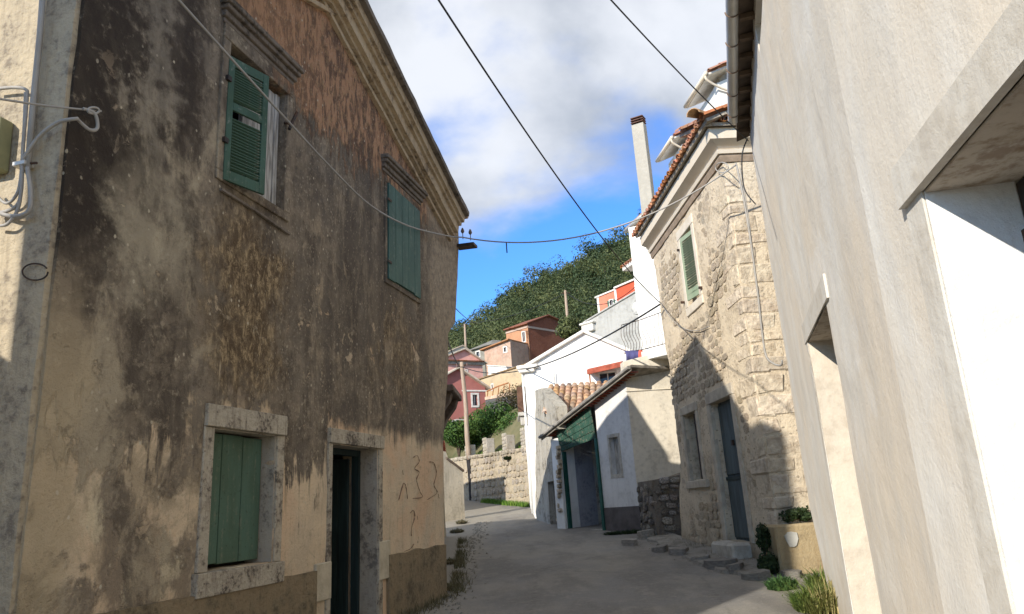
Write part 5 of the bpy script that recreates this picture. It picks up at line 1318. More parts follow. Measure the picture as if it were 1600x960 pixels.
ptop = pb + pts[-1] * .965
cable('hill_wire', sag(ptop, Q.wp(*Q.pt(1031, 476, .15)), .9, 24), .022, WIREB, 'thin black wire from the leaning pole past the brick house to tall white house', 'cable')
cable('hill_wire', sag(ptop, at(690, 505, 14.5), .3, 12), .02, WIREB, 'thin wire from the leaning pole top towards the left house corner', 'cable')
cable('hill_wire', sag(at(705, 475, 30), at(752, 503, 96), .5, 12), .02, WIREB, 'faint wire dropping through the sky to the far pole', 'cable')
cable('hill_wire', sag(at(884, 457, 74), at(1001, 440, 60), 1.6, 14), .03, WIREB, 'thin wire from the hill pole towards the red house', 'cable')
cable('hill_wire', sag(at(884, 458, 74), at(722, 505, 96), .8, 14), .03, WIREB, 'thin wire between the two hill poles across the trees', 'cable')

# ------------------------------------------------------------------ hill houses
# maroon house
fm, lm_ = frame_at(690, 660, 50, 760, 655, 51.5)
pm = px_poly(fm, [(762, 670), (760, 606), (715, 577), (683, 597), (683, 672)])
mh = gable_house('maroon_house', 'dark red rendered house with pale gable edges and a framed window above the bushes', fm, [pm[4], pm[0], (pm[0][0], pm[1][1]), pm[2], (pm[4][0], pm[3][1])], 8, MAROP, PALET,
    wins=[(prect(fm, 738.5, 617, 746, 634), WTRIM, GLASS, None, dict(fw=.12)), (prect(fm, 740.5, 662, 746.5, 667), WTRIM, GLASS, None, dict(fw=.10, arch=True)), (prect(fm, 708, 661, 713, 667), WTRIM, GLASS, None, dict(fw=.10, arch=True))],
    roofseg=[((pm[4][0], pm[3][1]), pm[2]), (pm[2], (pm[0][0], pm[1][1]))], front_over=.35, over=.3)
q0, q1 = fm.uv(727, 616), fm.uv(760, 611); 
MB(fm).prism([(fm.uv(722, 616)[0], q1[1] - .05), (q1[0], q1[1] - .05), (q1[0], q1[1] + .05), (fm.uv(722, 616)[0], q1[1] + .05)], 0, .05).build('string_course', WTRIM, mh)
# salmon house
fp, lp_ = frame_at(690, 590, 63, 757, 588, 65)
pp_ = px_poly(fp, [(755, 592), (755, 566), (725, 547), (690, 562), (690, 600)])
sh2 = gable_house('salmon_house', 'salmon pink house with pediment gable and a tiled string course', fp, [(pp_[4][0], pp_[4][1] - 3), (pp_[0][0], pp_[4][1] - 3), (pp_[0][0], pp_[1][1]), pp_[2], (pp_[4][0], pp_[3][1])], 7, PINKP, PALET,
    wins=[(prect(fp, 727, 579, 730, 582), WTRIM, GLASS)], roofseg=[((pp_[4][0], pp_[3][1]), pp_[2]), (pp_[2], (pp_[0][0], pp_[1][1]))], front_over=.3, over=.4)
MB(fp).box(pp_[4][0], pp_[0][0] + .15, 0, .18, pp_[1][1] - .28, pp_[1][1] - .04).build('tile_course', TILEM, sh2)
n = 26
for i in range(n): 
    u = pp_[4][0] + (pp_[0][0] - pp_[4][0]) * (i + .5) / n; link('eave_tile', SM, sh2, Matrix.Translation((u, fp.sgn * .05, pp_[1][1] - .04)) @ Matrix.Rotation(pi if fp.sgn < 0 else 0, 4, 'Z'))
# small cream gable left of it
fc_, _l = frame_at(695, 560, 82, 738, 556, 84)
pc_ = px_poly(fc_, [(735, 565), (731, 549), (723, 541), (700, 556), (690, 575)])
gable_house('cream_gable_house', 'small pale cream gable peeping between the salmon house and the trees', fc_, [(pc_[4][0], pc_[4][1]), (pc_[0][0], pc_[4][1]), (pc_[0][0], pc_[1][1]), pc_[2], (pc_[4][0], pc_[3][1])], 6, CRW, PALET, roofseg=[((pc_[4][0], pc_[3][1]), pc_[2]), (pc_[2], (pc_[0][0], pc_[1][1]))])
# grey hip-roofed house
fgx, lg = frame_at(738, 560, 96, 762, 560, 94)
gx = thing('grey_stone_house', 'old grey stone house with a grey hipped roof and one pale-framed window', 'house', fgx.mat)
GST = simple('grey_old_stone', (.30, .28, .23), .95, var=.33, scale=1.2, bump=.08, bscale=5, col2=(.19, .18, .15))
GRF = simple('grey_tile_roof', (.27, .26, .23), .95, var=.33, scale=1., bump=.1, bscale=4, col2=(.18, .17, .15))
ez_ = fgx.uv(748, 545)[1]; pk = fgx.uv(754, 526)[1]
wq = prect(fgx, 744.5, 550, 749.5, 558)
wall(fgx, rect(-.6, lg + .6, ez_ - 8, ez_), [rect(*wq)], .3, .8, .02, 'front_wall', GST, gx); MB(fgx).box(-.6, lg + .6, -7, -.302, ez_ - 8, ez_ - .01).build('house_body', GST, gx)
opening(fgx, gx, wq, WTRIM, GLASS, fw=.14)
MB(fgx).add([(-1, .4, ez_), (lg + 1.0, .4, ez_), (lg + 1.0, -7.4, ez_), (-1, -7.4, ez_), (lg * .45, -2.6, pk), (lg * .55, -4.4, pk)], [(0, 1, 4), (1, 2, 5, 4), (2, 3, 5), (3, 0, 4, 5), (3, 2, 1, 0)]).build('hipped_roof', GRF, gx)
# pinkish ruined house
fr_, lr = frame_at(758, 570, 86, 800, 575, 84)
pr = px_poly(fr_, [(758, 547), (800, 531)])
wq = prect(fr_, 787.5, 543, 791.5, 550)
RU = plaster('faded_pink_render', (.50, .36, .27), (.36, .29, .23), .7, .6, .3, .03, dark=(.30, .26, .20), patch=.6, base2=(.44, .26, .19))
gable_house('faded_pink_house', 'faded pinkish house with a low tiled lean-to roof against the brick house', fr_, [(0, pr[0][1] - 6.5), (lr, pr[0][1] - 6.5), (lr, pr[1][1]), (0, pr[0][1])], 6, RU, simple('orange_tile_far', (.45, .22, .11), .95, var=.3, scale=2, bump=.05, bscale=6, col2=(.32, .17, .09)), wins=[(wq, WTRIM, GLASS, None, dict(fw=.12))], roofseg=[((0, pr[0][1]), (lr, pr[1][1]))], front_over=.4, over=.4)
# orange and brick house
BRI = None
def brick_far():
    m, n, b = newmat('far_brick'); P = n.coord()
    bt_ = n.new('ShaderNodeTexBrick'); n.put(bt_.inputs['Vector'], n.map(P, (1, 1, 1))); 
    s = n.sep(P); cb_ = n.new('ShaderNodeCombineXYZ'); n.put(cb_.inputs[0], n.math('ADD', s[0], s[1])); n.put(cb_.inputs[1], s[2])
    n.put(bt_.inputs['Vector'], cb_.outputs[0]); n.put(bt_.inputs['Color1'], (.24, .085, .05)); n.put(bt_.inputs['Color2'], (.29, .115, .07)); n.put(bt_.inputs['Mortar'], (.20, .09, .06)); n.put(bt_.inputs['Scale'], 2.2)
    bt_.inputs['Mortar Size'].default_value = .03
    c = n.mix(n.math('MULTIPLY', n.mr(n.noise(P, .6, 4), .45, .62), .4), bt_.outputs[0], (.20, .07, .04))
    n.put(b.inputs['Base Color'], c); b.inputs['Roughness'].default_value = .9; n.put(b.inputs['Normal'], n.bump(bt_.outputs[1], .02)); return m
BRI = brick_far()
ORG = plaster('orange_render', (.48, .25, .14), (.40, .20, .115), .6, .3, .1, .01, dark=(.4, .2, .1), patch=.2)
fo, lo_ = frame_at(827, 545, 87, 888, 540, 92)
po = px_poly(fo, [(827, 506), (855, 494), (888, 508)])
oh2 = gable_house('brick_house', 'orange rendered and bare brick gabled house below the wooded hill', fo, [(0, po[0][1] - 6), (lo_, po[0][1] - 6), (lo_, po[2][1]), po[1], (0, po[0][1])], 3.6, BRI, simple('dark_red_roof_edge', (.28, .11, .07), .9, var=.3), roofseg=[((0, po[0][1]), po[1]), (po[1], (lo_, po[2][1]))], front_over=.3, over=.4)
zc_ = fo.uv(850, 515)[1]; MB(fo).box(0, lo_ - .01, 0, .05, zc_ - .12, zc_ + .12).build('concrete_band', simple('concrete_band', (.50, .38, .30), .9), oh2)
fos = Fr(fo.P, Vector((fo.u.y, -fo.u.x, 0)) * 1, 1)
fos = Fr(fo.wp(0, -3.6, 0), fo.m, 1)
wq = prect(fos, 816.5, 519, 820.5, 534)
so = wall(fos, rect(0, 3.62, po[0][1] - 6, po[0][1]), [rect(*wq)], .05, .8, 0, 'side_wall', ORG, None); lmx = fo.mat.inverted() @ fos.mat; so.parent = oh2; so.matrix_local = lmx
wo_ = opening(fos, oh2, wq, WTRIM, GLASS, fw=.12, depth=.02); wo_.matrix_local = lmx
o = MB(fos).box(0, 3.6, .05, .08, zc_ - .1, zc_ + .1).build('concrete_band', MATS['concrete_band'], oh2); o.matrix_local = lmx
# ochre walled building with terrace
OCH = plaster('ochre_old_render', (.52, .40, .25), (.40, .32, .22), .8, .5, .3, .02, dark=(.30, .25, .18), patch=.4)
fy, ly = frame_at(752, 620, 55, 822, 620, 52)
py_ = px_poly(fy, [(752, 593), (820, 570)])
oy = gable_house('ochre_house', 'ochre walled old building with an uneven tiled wall top under the pink houses', fy, [(0, py_[0][1] - 2.6), (ly + 1, py_[0][1] - 2.6), (ly + 1, py_[1][1]), (0, py_[0][1])], 5, OCH, simple('brown_tile_edge', (.34, .23, .12), .95, var=.3, scale=3, bump=.05, col2=(.22, .15, .08)), roofseg=[((0, py_[0][1]), (ly + 1, py_[1][1]))], th=.1, wins=[(prect(fy, 768.5, 601, 770.5, 609), WTRIM, GLASS)])
fy2, ly2 = frame_at(760, 655, 50.5, 825, 655, 48.5)
DGW = plaster('dark_grey_wall', (.105, .10, .10), (.07, .068, .068), 1, .5, .3, .02, dark=(.05, .05, .05), patch=.5)
dg = thing('terrace_wall', 'dark grey terrace wall under the ochre building, behind the bushes', 'wall', fy2.mat)
zt_ = fy2.uv(790, 620)[1]; wall(fy2, rect(.0, ly2 + 1.5, zt_ - 5, zt_), [], 2.5, .5, .03, 'wall_body', DGW, dg)
MB(fy2).box(-.02, ly2 + 1.5, -3.2, .04, zt_ + .003, zt_ + .22).build('terrace_edge', simple('pale_terrace', (.62, .44, .32), .9, var=.3), dg, bevel=.02)
rr2 = thing('terrace_railing', 'rusty curved railing along the terrace edge', 'railing', fy2.mat)
RST = simple('rust_rail', (.42, .17, .07), .9, var=.3)
qa, qb_ = fy2.uv(761, 616)[0], fy2.uv(795, 608)[0]
ra0, rb0 = zt_ + .22, zt_ + .22
MB(fy2).tube([(qa, 0, zt_ + .55), ((qa + qb_) / 2, 0, zt_ + .75), (qb_, 0, zt_ + .85)], .045, 6).build('top_rail', RST, rr2)
for i in range(5): 
    u = qa + (qb_ - qa) * i / 4; MB(fy2).tube([(u, 0, zt_ + .2), (u + .1, 0, zt_ + .6 + .2 * i / 4)], .035, 5).build('rail_post', RST, rr2)
# white shed wall below the salmon house
fw2, lw2 = frame_at(763, 585, 60, 792, 580, 58.5)
w0z, w1z = fw2.uv(763, 572)[1], fw2.uv(792, 574)[1]
gable_house('white_shed', 'small white shed wall tucked above the ochre building', fw2, [(0, w0z - 3), (lw2, w0z - 3), (lw2, w1z), (0, w0z)], 3, WHB, WR, cat='shed', roofseg=[((0, w0z), (lw2, w1z))], th=.08, over=.05)
# grey chapel gable with round window
fq, lq = frame_at(918, 540, 46, 1040, 535, 42)
pq = px_poly(fq, [(920, 503), (996, 456), (1040, 470)])
GCH = plaster('grey_chapel_render', (.42, .41, .38), (.30, .29, .27), 1.0, .4, .3, .03, dark=(.24, .23, .21), patch=.45)
gc_ = gable_house('grey_chapel', 'grey weathered gable wall with a round window, right of the white gable', fq, [(0, pq[0][1] - 4), (lq, pq[0][1] - 4), (lq, pq[2][1]), pq[1], (0, pq[0][1])], 8, GCH, simple('grey_coping', (.45, .44, .41), .9, var=.3), roofseg=[((0, pq[0][1]), pq[1]), (pq[1], (lq, pq[2][1]))], over=.1, th=.1, front_over=.1)
qc_ = fq.uv(996, 480); 
for rr0, ww, mt in ((.42, .08, MATS['grey_coping']), (.30, .10, simple('pale_roundel', (.58, .57, .53), .9, var=.2))):
    MB(fq).prism([(qc_[0] + rr0 * cos(i / 20 * 2 * pi), qc_[1] + rr0 * sin(i / 20 * 2 * pi)) for i in range(20)], 0, ww).build('round_window', mt, gc_)
MB(fq).box(-.15, .75, -.3, .28, pq[0][1] - .65, pq[0][1] - .2).box(-.25, .85, -.3, .36, pq[0][1] - .2 + .003, pq[0][1] - .05).build('cornice_scroll', WR, gc_, bevel=.05)
# red house above
fz, lz = frame_at(936, 500, 72, 1010, 492, 69)
REDL = plaster('light_red_render', (.62, .22, .14), (.55, .2, .13), .5, .2, .05, .01, dark=(.5, .18, .12), patch=.1)
REDD = plaster('red_render', (.56, .10, .05), (.48, .09, .05), .5, .2, .05, .01, dark=(.4, .08, .05), patch=.1)
pz = px_poly(fz, [(936, 465), (964, 453), (1003, 437), (1015, 440)])
wq = prect(fz, 953, 469, 958, 481)
rh = gable_house('red_house', 'bright red house with white trim and green shutters under the wooded hill', fz, [(0, pz[0][1] - 6), (pz[1][0], pz[0][1] - 6), (pz[1][0], pz[1][1]), (0, pz[0][1])], 5, REDL, WTRIM, wins=[(wq, WTRIM, GLASS, green_paint('far_green', (.05, .12, .08), (.06, .14, .1)), dict(fw=.08))], roofseg=[((0, pz[0][1]), (pz[1][0], pz[1][1]))], th=.16, over=.2)
o = MB(fz).prism([(pz[1][0] + .002, pz[0][1] - 6), (pz[2][0] + 1, pz[0][1] - 6), (pz[2][0] + 1, pz[2][1] + .2), (pz[1][0] + .002, pz[1][1])], -5, .35).build('wing_wall', REDD, rh)
MB(fz).prism([(pz[1][0] - .05, pz[1][1] + .003), (pz[2][0] + 1.1, pz[2][1] + .21), (pz[2][0] + 1.1, pz[2][1] + .37), (pz[1][0] - .05, pz[1][1] + .16)], -5.1, .55).build('roof', WTRIM, rh)
for u in (0, pz[1][0] - .12): MB(fz).box(u, u + .22, -.02, .37 if u else .05, pz[0][1] - 6, pz[0][1] + (0 if u == 0 else .5)).build('corner_strip', WTRIM, rh)
q = fz.uv(999, 448, .35); MB(fz).prism([(q[0] + .5 * cos(i / 16 * 2 * pi), q[1] + .5 * sin(i / 16 * 2 * pi)) for i in range(16)], .34, .42).build('round_vent_ring', WTRIM, rh); MB(fz).prism([(q[0] + .32 * cos(i / 16 * 2 * pi), q[1] + .32 * sin(i / 16 * 2 * pi)) for i in range(16)], .42, .44).build('round_vent', GLASS, rh)

# ------------------------------------------------------------------ left side beyond the old house
nP = Vector((-2.75, 15.6, GR(15.6)))
nf = Fr(nP, Vector((.02, 1, 0)), 1)
nh = thing('neighbour_house', 'shaded house just behind the stained house, only its balcony showing, its unseen gable shaped to shade the annex', 'house', nf.mat)
ngo = [(-3.4, -1), (1.6, -1), (1.6, 6.2), (-1.06, 8.05), (-2.1, 7.0), (-3.4, 6.5)]  # hidden gable outline and thin body, shaped for the shade on the annex
wall(nf, ngo, [], .4, .3, .02, 'street_wall', SIDEP, nh); MB(nf).prism([(p[0] + (.02 if p[0] < 0 else -.02), p[1] - .02) for p in ngo], -1.1, -.402).build('house_body', SIDEP, nh)
for a, b in (((-2.2, 6.95), (-1.06, 8.05)), ((-1.06, 8.05), (1.7, 6.15))): MB(nf).prism([a, b, (b[0], b[1] + .08), (a[0], a[1] + .08)], -1.2, .05).build('roof', TILEO, nh)
n2 = thing('unseen_neighbour_house', 'unseen lower house farther along the left side, its height set to shade the cottage', 'house', nf.mat)  # out of view; its sloping top shapes the shade on the cottage
wall(nf, [(1.62, -1), (5.4, -1), (5.4, 5.4), (1.62, 6.0)], [], .4, .3, .02, 'street_wall', SIDEP, n2); MB(nf).box(1.64, 5.38, -6, -.402, -1, 5.35).build('house_body', SIDEP, n2)
MB(nf).prism([(1.63, 6.01), (5.5, 5.39), (5.5, 5.52), (1.63, 6.14)], -6, .2).build('roof', TILEO, n2)
lowh = thing('unseen_yard_wall', 'unseen low wall between the left houses and the shed, added for its shade', 'wall', nf.mat)  # out of view, added so the shade edge drops towards the cottage's far end
wall(nf, [(5.42, -1), (9.4, -1), (9.4, 2.2), (5.42, 4.4)], [], .3, .3, .02, 'wall_body', SIDEP, lowh)
bnd = thing('shade_wall', 'unseen tall cream wall left of the bend, added to shade the retaining wall', 'wall', loc=(-8.4, 33.4, 1.4))  # out of view, added and angled to cast the shade patch at the bend

for nm_, mt_, za, zb2, g_e in (('wall_body', CRW, -1, 4.5, 0), ('coping', TILEO, 4.503, 4.62, .05)):
    q4 = [(3.2 + g_e, .5 - g_e), (3.2 - 2.6, .5 + 5.7 + g_e), (3.2 - 3.3 - g_e, .5 + 5.4 + g_e), (2.5 - g_e, .2 - g_e)]
    MB().hexa([(x, y, za) for x, y in q4], [(x, y, zb2) for x, y in q4]).build(nm_, mt_, bnd)

bx = at(719, 622, 19.0)
BRK = plaster('brown_soffit', (.17, .13, .10), (.10, .075, .06), 2, .5, .4, .02, dark=(.07, .055, .045), patch=.5)
eo = thing('stone_balcony', 'dark weathered balcony slab on a curved bracket poking out behind the stained house', 'balcony', nf.mat)
e0 = nf.uv(700, 640)[0]
uB = 19.0 - nP.y; out_ = (bx - nP).dot(nf.m); zB = bx.z - nP.z
MB(nf).box(uB - 1.4, uB + .5, 0, out_, zB - .02, zB + .14).build('balcony_slab', BRK, eo, bevel=.02, jit=.02)
MB(nf).add([(uB + q, w, z) for q in (-1.2, -.85) for (w, z) in ((0, zB - .03), (out_ - .08, zB - .03), (out_ - .14, zB - .22), (out_ - .36, zB - .5), (out_ - .52, zB - .85), (0, zB - 1.2))], [tuple(range(6)), tuple(range(11, 5, -1))] + [(i, (i + 1) % 6, 6 + (i + 1) % 6, 6 + i) for i in range(6)]).build('bracket', BRK, eo, bevel=.01)
MB(nf).add([(uB + q, w, z) for q in (.0, .35) for (w, z) in ((0, zB - .03), (out_ - .08, zB - .03), (out_ - .14, zB - .22), (out_ - .36, zB - .5), (out_ - .52, zB - .85), (0, zB - 1.2))], [tuple(range(6)), tuple(range(11, 5, -1))] + [(i, (i + 1) % 6, 6 + (i + 1) % 6, 6 + i) for i in range(6)]).build('bracket', BRK, eo, bevel=.01)
# small sunlit shed wall
sa = ground(697, 815); sb = at(727, 814, sa.y + .7)
fs, ls_ = Fr((sa.x, sa.y, 0), Vector((sb.x - sa.x, sb.y - sa.y, 0)), 1), (sb - sa).length
szn = fs.uv(700, 706)[1]; szf = fs.uv(726, 738)[1]
shd = thing('shed_wall', 'narrow sunlit cream wall with a sloping top beside the shaded road', 'wall', fs.mat)
CRS = plaster('cream_stained_wall', (.60, .53, .41), (.38, .33, .25), 2, .8, .3, .01, dark=(.3, .26, .2), patch=.4, foot=(.2, .17, .12))
wall(fs, [(-.6, 0), (ls_, 0), (ls_, szf), (.3, szn - .35), (.15, szn), (-.6, szn + .1)], [], .4, .2, .02, 'wall_body', CRS, shd)
MB(fs).prism([(.14, szn - .3), (ls_ + .05, szf), (ls_ + .05, szf + .09), (.14, szn - .2)], -.45, .06).build('coping', BRK, shd, bevel=.02, jit=.02)
for i in range(7):
    link('roof_tile', me_s, shd, fs.mat.inverted() @ (Matrix.Translation(fs.wp(-.05 + i * .09, .15 - i * .1, szn + .38 - i * .06)) @ Matrix.Rotation(.9, 4, 'Z') @ Matrix.Rotation(-.5, 4, 'X') @ Matrix.Diagonal((1.2, 1.5, 1.2, 1))))
# unseen block behind the camera, added and shaped to shade the stone house corner
ax_ = Vector((SUN.x, SUN.y)).normalized()
bh = thing('shade_block', 'unseen tall narrow cream block behind the viewpoint, shaped to shade the stone house corner', 'house', loc=(-5.0, 1.0, 0))
c0 = [Vector((-5.86, 2.1)), Vector((-4.2, 2.1))]; c0 += [c0[1] - ax_ * 7, c0[0] - ax_ * 7]; c0 = [(p.x + 5.0, p.y - 1.0) for p in c0]
def slab(zb_, zt_, g=0): 
    cx_ = sum(p[0] for p in c0) / 4; cy_ = sum(p[1] for p in c0) / 4
    q = [(cx_ + (p[0] - cx_) * (1 + g), cy_ + (p[1] - cy_) * (1 + g)) for p in c0]; return MB().hexa([(p[0], p[1], zb_ + (zs_ if zb_ > 0 else 0) * (i in (0, 3))) for i, p in enumerate(q)], [(p[0], p[1], zt_ + zs_ * (i in (0, 3))) for i, p in enumerate(q)])
zs_ = .95
slab(-1, 8.25).build('house_body', CRW, bh); slab(8.253, 8.4, .01).build('roof', TILEO, bh)
lo2 = thing('shade_outbuilding', 'unseen low cream outbuilding left of the viewpoint, placed to shade the foot of the side wall', 'house', loc=(-7.8, 3.2, 0))  # out of view, put here to cast the shade low on the side wall
MB().box(-2, 2.2, -1.0, 1.1, -1, 4.25).build('house_body', CRW, lo2); MB().add([(-2.2, -1.1, 4.253), (2.25, -1.1, 4.253), (2.25, 1.15, 4.253), (-2.2, 1.15, 4.253), (-.8, 0, 4.5), (1.2, 0, 4.5)], [(0, 1, 5, 4), (1, 2, 5), (2, 3, 4, 5), (3, 0, 4), (3, 2, 1, 0)]).build('roof', TILEO, lo2)

# ------------------------------------------------------------------ vegetation
LF1 = leafmat('bush_leaf', (.045, .10, .022), (.085, .15, .03), scale=1.4)
LF2 = leafmat('dark_leaf', (.018, .035, .014), (.035, .06, .02))
LF3 = leafmat('hill_leaf', (.042, .070, .030), (.11, .125, .045), scale=.13, trans=.2)
LF4 = leafmat('weed_leaf', (.09, .15, .03), (.20, .20, .06))
LF5 = leafmat('brown_twig_leaf', (.085, .065, .035), (.12, .105, .045))
BARK = simple('bark', (.10, .07, .05), .95, var=.3)
def bush(name, label, cat, c, R, n, size, mat, squash=.8, seed=1, group=None, lob=7):
    rnd = random.Random(seed); o = thing(name, label, cat, loc=c, group=group)
    lobes = [((rnd.uniform(-.5, .5) * R, rnd.uniform(-.5, .5) * R, rnd.uniform(.0, .75) * R * squash), R * rnd.uniform(.42, .62)) for _ in range(lob)]
    mb = MB(); leaf_cloud(mb, (0, 0, 0), R, n, size, rnd, .5, squash, lobes); link('crown', fast_mesh(mb, 'crown', mat), o)
    tb2 = MB()
    for k in range(5): a = k * 1.3; tb2.tube([(0, 0, -R * .7), (cos(a) * R * .15, sin(a) * R * .15, 0), (cos(a) * R * .4, sin(a) * R * .4, R * .45 * squash)], [.05 * R, .03 * R, .012 * R], 5)
    tb2.build('stem', BARK, o); return o
bushes = [((716, 688), 45.6, 1.35, 'dark rounded bush behind the wooden pole'), ((770, 672), 46.2, 1.75, 'large glossy rounded bush above the middle stone posts'), ((812, 678), 44.8, 1.45, 'rounded green bush between the last stone posts and the white house'), ((746, 700), 46.8, 1.0, 'small dark bush between the pole and the larger bush')]
for i, ((x, y), Y, R, lab) in enumerate(bushes):
    c = at(x, y, Y); bush('garden_bush', lab, 'bush', c, R, 6500 if R > 1.2 else 3000, .075, LF1, .82, 10 + i, 'rounded bushes above the retaining wall', 12)
bush('dry_shrub', 'brownish twiggy shrub against the dark grey terrace wall', 'shrub', at(808, 645, 47.5), 1.6, 3500, .06, LF5, .9, 22)
# lawn behind the posts
mb = MB(); rnd = random.Random(8)
for i in range(9000):
    u = rnd.uniform(-1, rl + .5); w = -rnd.uniform(.5, 3.2); p = rf.wp(u, w, 0); z = T(p.x, p.y) + .45 * 0; h = rnd.uniform(.25, .6)
    z = zt(u) - .35 + (-w - .5) * .28; a = rnd.uniform(0, 6.28); d = Vector((cos(a), sin(a), 0)) * .05; t = Vector((rnd.gauss(0, .12), rnd.gauss(0, .12), h))
    b0 = len(mb.v); P0 = Vector((p.x, p.y, z)); mb.v += [tuple(P0 - d), tuple(P0 + d), tuple(P0 + t)]; mb.f.append((b0, b0 + 1, b0 + 2))
o = link('grass', fast_mesh(mb, 'grass', leafmat('grass_blade', (.09, .19, .025), (.15, .25, .04)))); tag(o, 'bright green grass between the stone posts of the retaining wall', 'grass', kind='stuff')
def tuft(name, label, cat, c, R, n, h, mat, seed, spread=.5, wdt=.012, flat=1., group=None, kind=None):
    rnd = random.Random(seed); mb = MB()
    for i in range(n):
        a = rnd.uniform(0, 6.28); r = R * sqrt(rnd.random()); b = Vector((cos(a) * r, sin(a) * r * flat, 0)); hh = h * rnd.uniform(.4, 1.1) * (1 - .4 * r / R)
        a2 = rnd.uniform(0, 6.28); lean = Vector((cos(a2), sin(a2), 0)) * hh * spread * rnd.random() + b * .5 * spread; sd_ = Vector((-sin(a2), cos(a2), 0)) * wdt * rnd.uniform(.6, 1.4)
        m1 = b + lean * .4 + Vector((0, 0, hh * .6)); e = b + lean + Vector((0, 0, hh * (.95 - .3 * rnd.random())))
        k = len(mb.v); mb.v += [tuple(b - sd_), tuple(b + sd_), tuple(m1 + sd_ * .9), tuple(m1 - sd_ * .9), tuple(e)]; mb.f += [(k, k + 1, k + 2, k + 3), (k + 3, k + 2, k + 4)]
        for q in range(rnd.randint(1, 5)):
            s0 = b.lerp(m1, rnd.random()) ; dd = Vector((rnd.gauss(0, 1), rnd.gauss(0, 1), rnd.gauss(.4, .6))).normalized() * wdt * 4; ee = dd.cross(Vector((0, 0, 1))).normalized() * wdt * 1.3
            k = len(mb.v); mb.v += [tuple(s0), tuple(s0 + dd * .5 + ee), tuple(s0 + dd), tuple(s0 + dd * .5 - ee)]; mb.f.append((k, k + 1, k + 2, k + 3))
    o = link(name, fast_mesh(mb, name, mat)); o.location = c; tag(o, label, cat, group, kind); return o
g_ = lambda x, y: (lambda p: Vector((p.x, p.y, GR(p.y) - .01)))(ground(x, y))
tuft('weed_clump', 'tall yellow-green weeds at the foot of the cream house wall', 'weeds', g_(1280, 955), .24, 1300, .46, LF4, 1, 1.0, .006, 1.2)
tuft('weed_clump', 'bright weeds climbing beside the ochre stub wall and cream wall', 'weeds', g_(1284, 922), .15, 500, .42, LF4, 2, .9, .006, 1.6)
tuft('weed_clump', 'dry pale stems standing against the foot of the cream wall', 'weeds', g_(1302, 958), .2, 200, .55, leafmat('dry_stem', (.42, .36, .16), (.35, .30, .12)), 3, .35, .007)
tuft('weed_clump', 'small fresh green tuft in the sun at the edge of the shade', 'weeds', g_(1222, 921), .17, 500, .26, leafmat('fresh_tuft', (.05, .11, .035), (.09, .16, .045)), 4, .8, .012)
bush('dark_plant', 'dark leafy plant growing at the near corner of the stone house foot', 'plant', g_(1196, 897) + Vector((.12, -.1, .10)), .27, 1500, .028, LF2, .8, 31)
bush('dark_plant', 'dark leafy plant spilling over the top of the ochre stub wall', 'plant', Vector((pa.x + .45, pa.y + .40, pa.z + .82)), .30, 1700, .028, LF2, .5, 32)
bush('dark_plant', 'dark plant hanging down the shaded left side of the ochre stub wall', 'plant', Vector((pa.x - .12, pa.y + .3, pa.z + .40)), .20, 1100, .026, LF2, 1.6, 33)
bush('dark_plant', 'dark weeds against the foot of the stone house, under the small window', 'plant', Q.wp(4.6, .12, .05), .28, 1100, .03, LF2, .6, 34)
bush('dark_plant', 'dark weeds against the foot of the stone house, left of its doorstep', 'plant', Q.wp(3.2, .12, .02), .24, 900, .03, LF2, .6, 35)
tuft('wall_grass', 'low grass in the joint at the foot of the white annex', 'grass', g_(985, 833) + Vector((-.1, -.1, 0)), .6, 500, .16, LF2, 36, .6, .01, .5)
tuft('wall_tuft', 'small tuft rooted near the top of the retaining wall', 'plant', rf.wp(rf.uv(796, 715)[0], .02, rf.uv(796, 718)[1]), .22, 300, .25, LF2, 37, 1.2, .02)
mb_rnd = random.Random(12)
for i, (x, y, h) in enumerate(((714, 832, .2), (703, 880, .16), (698, 920, .14), (722, 818, .22))):
    tuft('verge_weeds', ['dry weeds at the road edge below the shed wall', 'dusty weeds against the right corner of the stained house', 'sparse weeds at the road edge nearest the viewer on the left', 'weeds at the far foot of the cream shed wall'][i], 'weeds', g_(x, y), .2, 200, h, leafmat('dusty_leaf', (.10, .10, .05), (.16, .14, .08)), 50 + i, .8, .012, 2.)
tuft('base_grass', 'green fringe of grass along the foot of the retaining wall', 'grass', rf.wp(rl * .62, .25, rz(0, 40) + 1.62 - 1.6) * 1, .1, 1, .1, LF1, 60) if False else None
mb = MB(); rnd = random.Random(9)
for i in range(1800):
    u = rnd.uniform(rl * .35, rl); p = rf.wp(u, .05 + abs(rnd.gauss(0, .12)), 0); p.z = GR(p.y); d = Vector((cos(i), sin(i), 0)) * .02; t = Vector((rnd.gauss(0, .05), rnd.gauss(0, .05), rnd.uniform(.08, .28)))
    k = len(mb.v); mb.v += [tuple(p - d), tuple(p + d), tuple(p + t)]; mb.f.append((k, k + 1, k + 2))
o = link('verge_grass', fast_mesh(mb, 'verge_grass', MATS['grass_blade'])); tag(o, 'fringe of grass along the foot of the retaining wall', 'grass', kind='stuff')

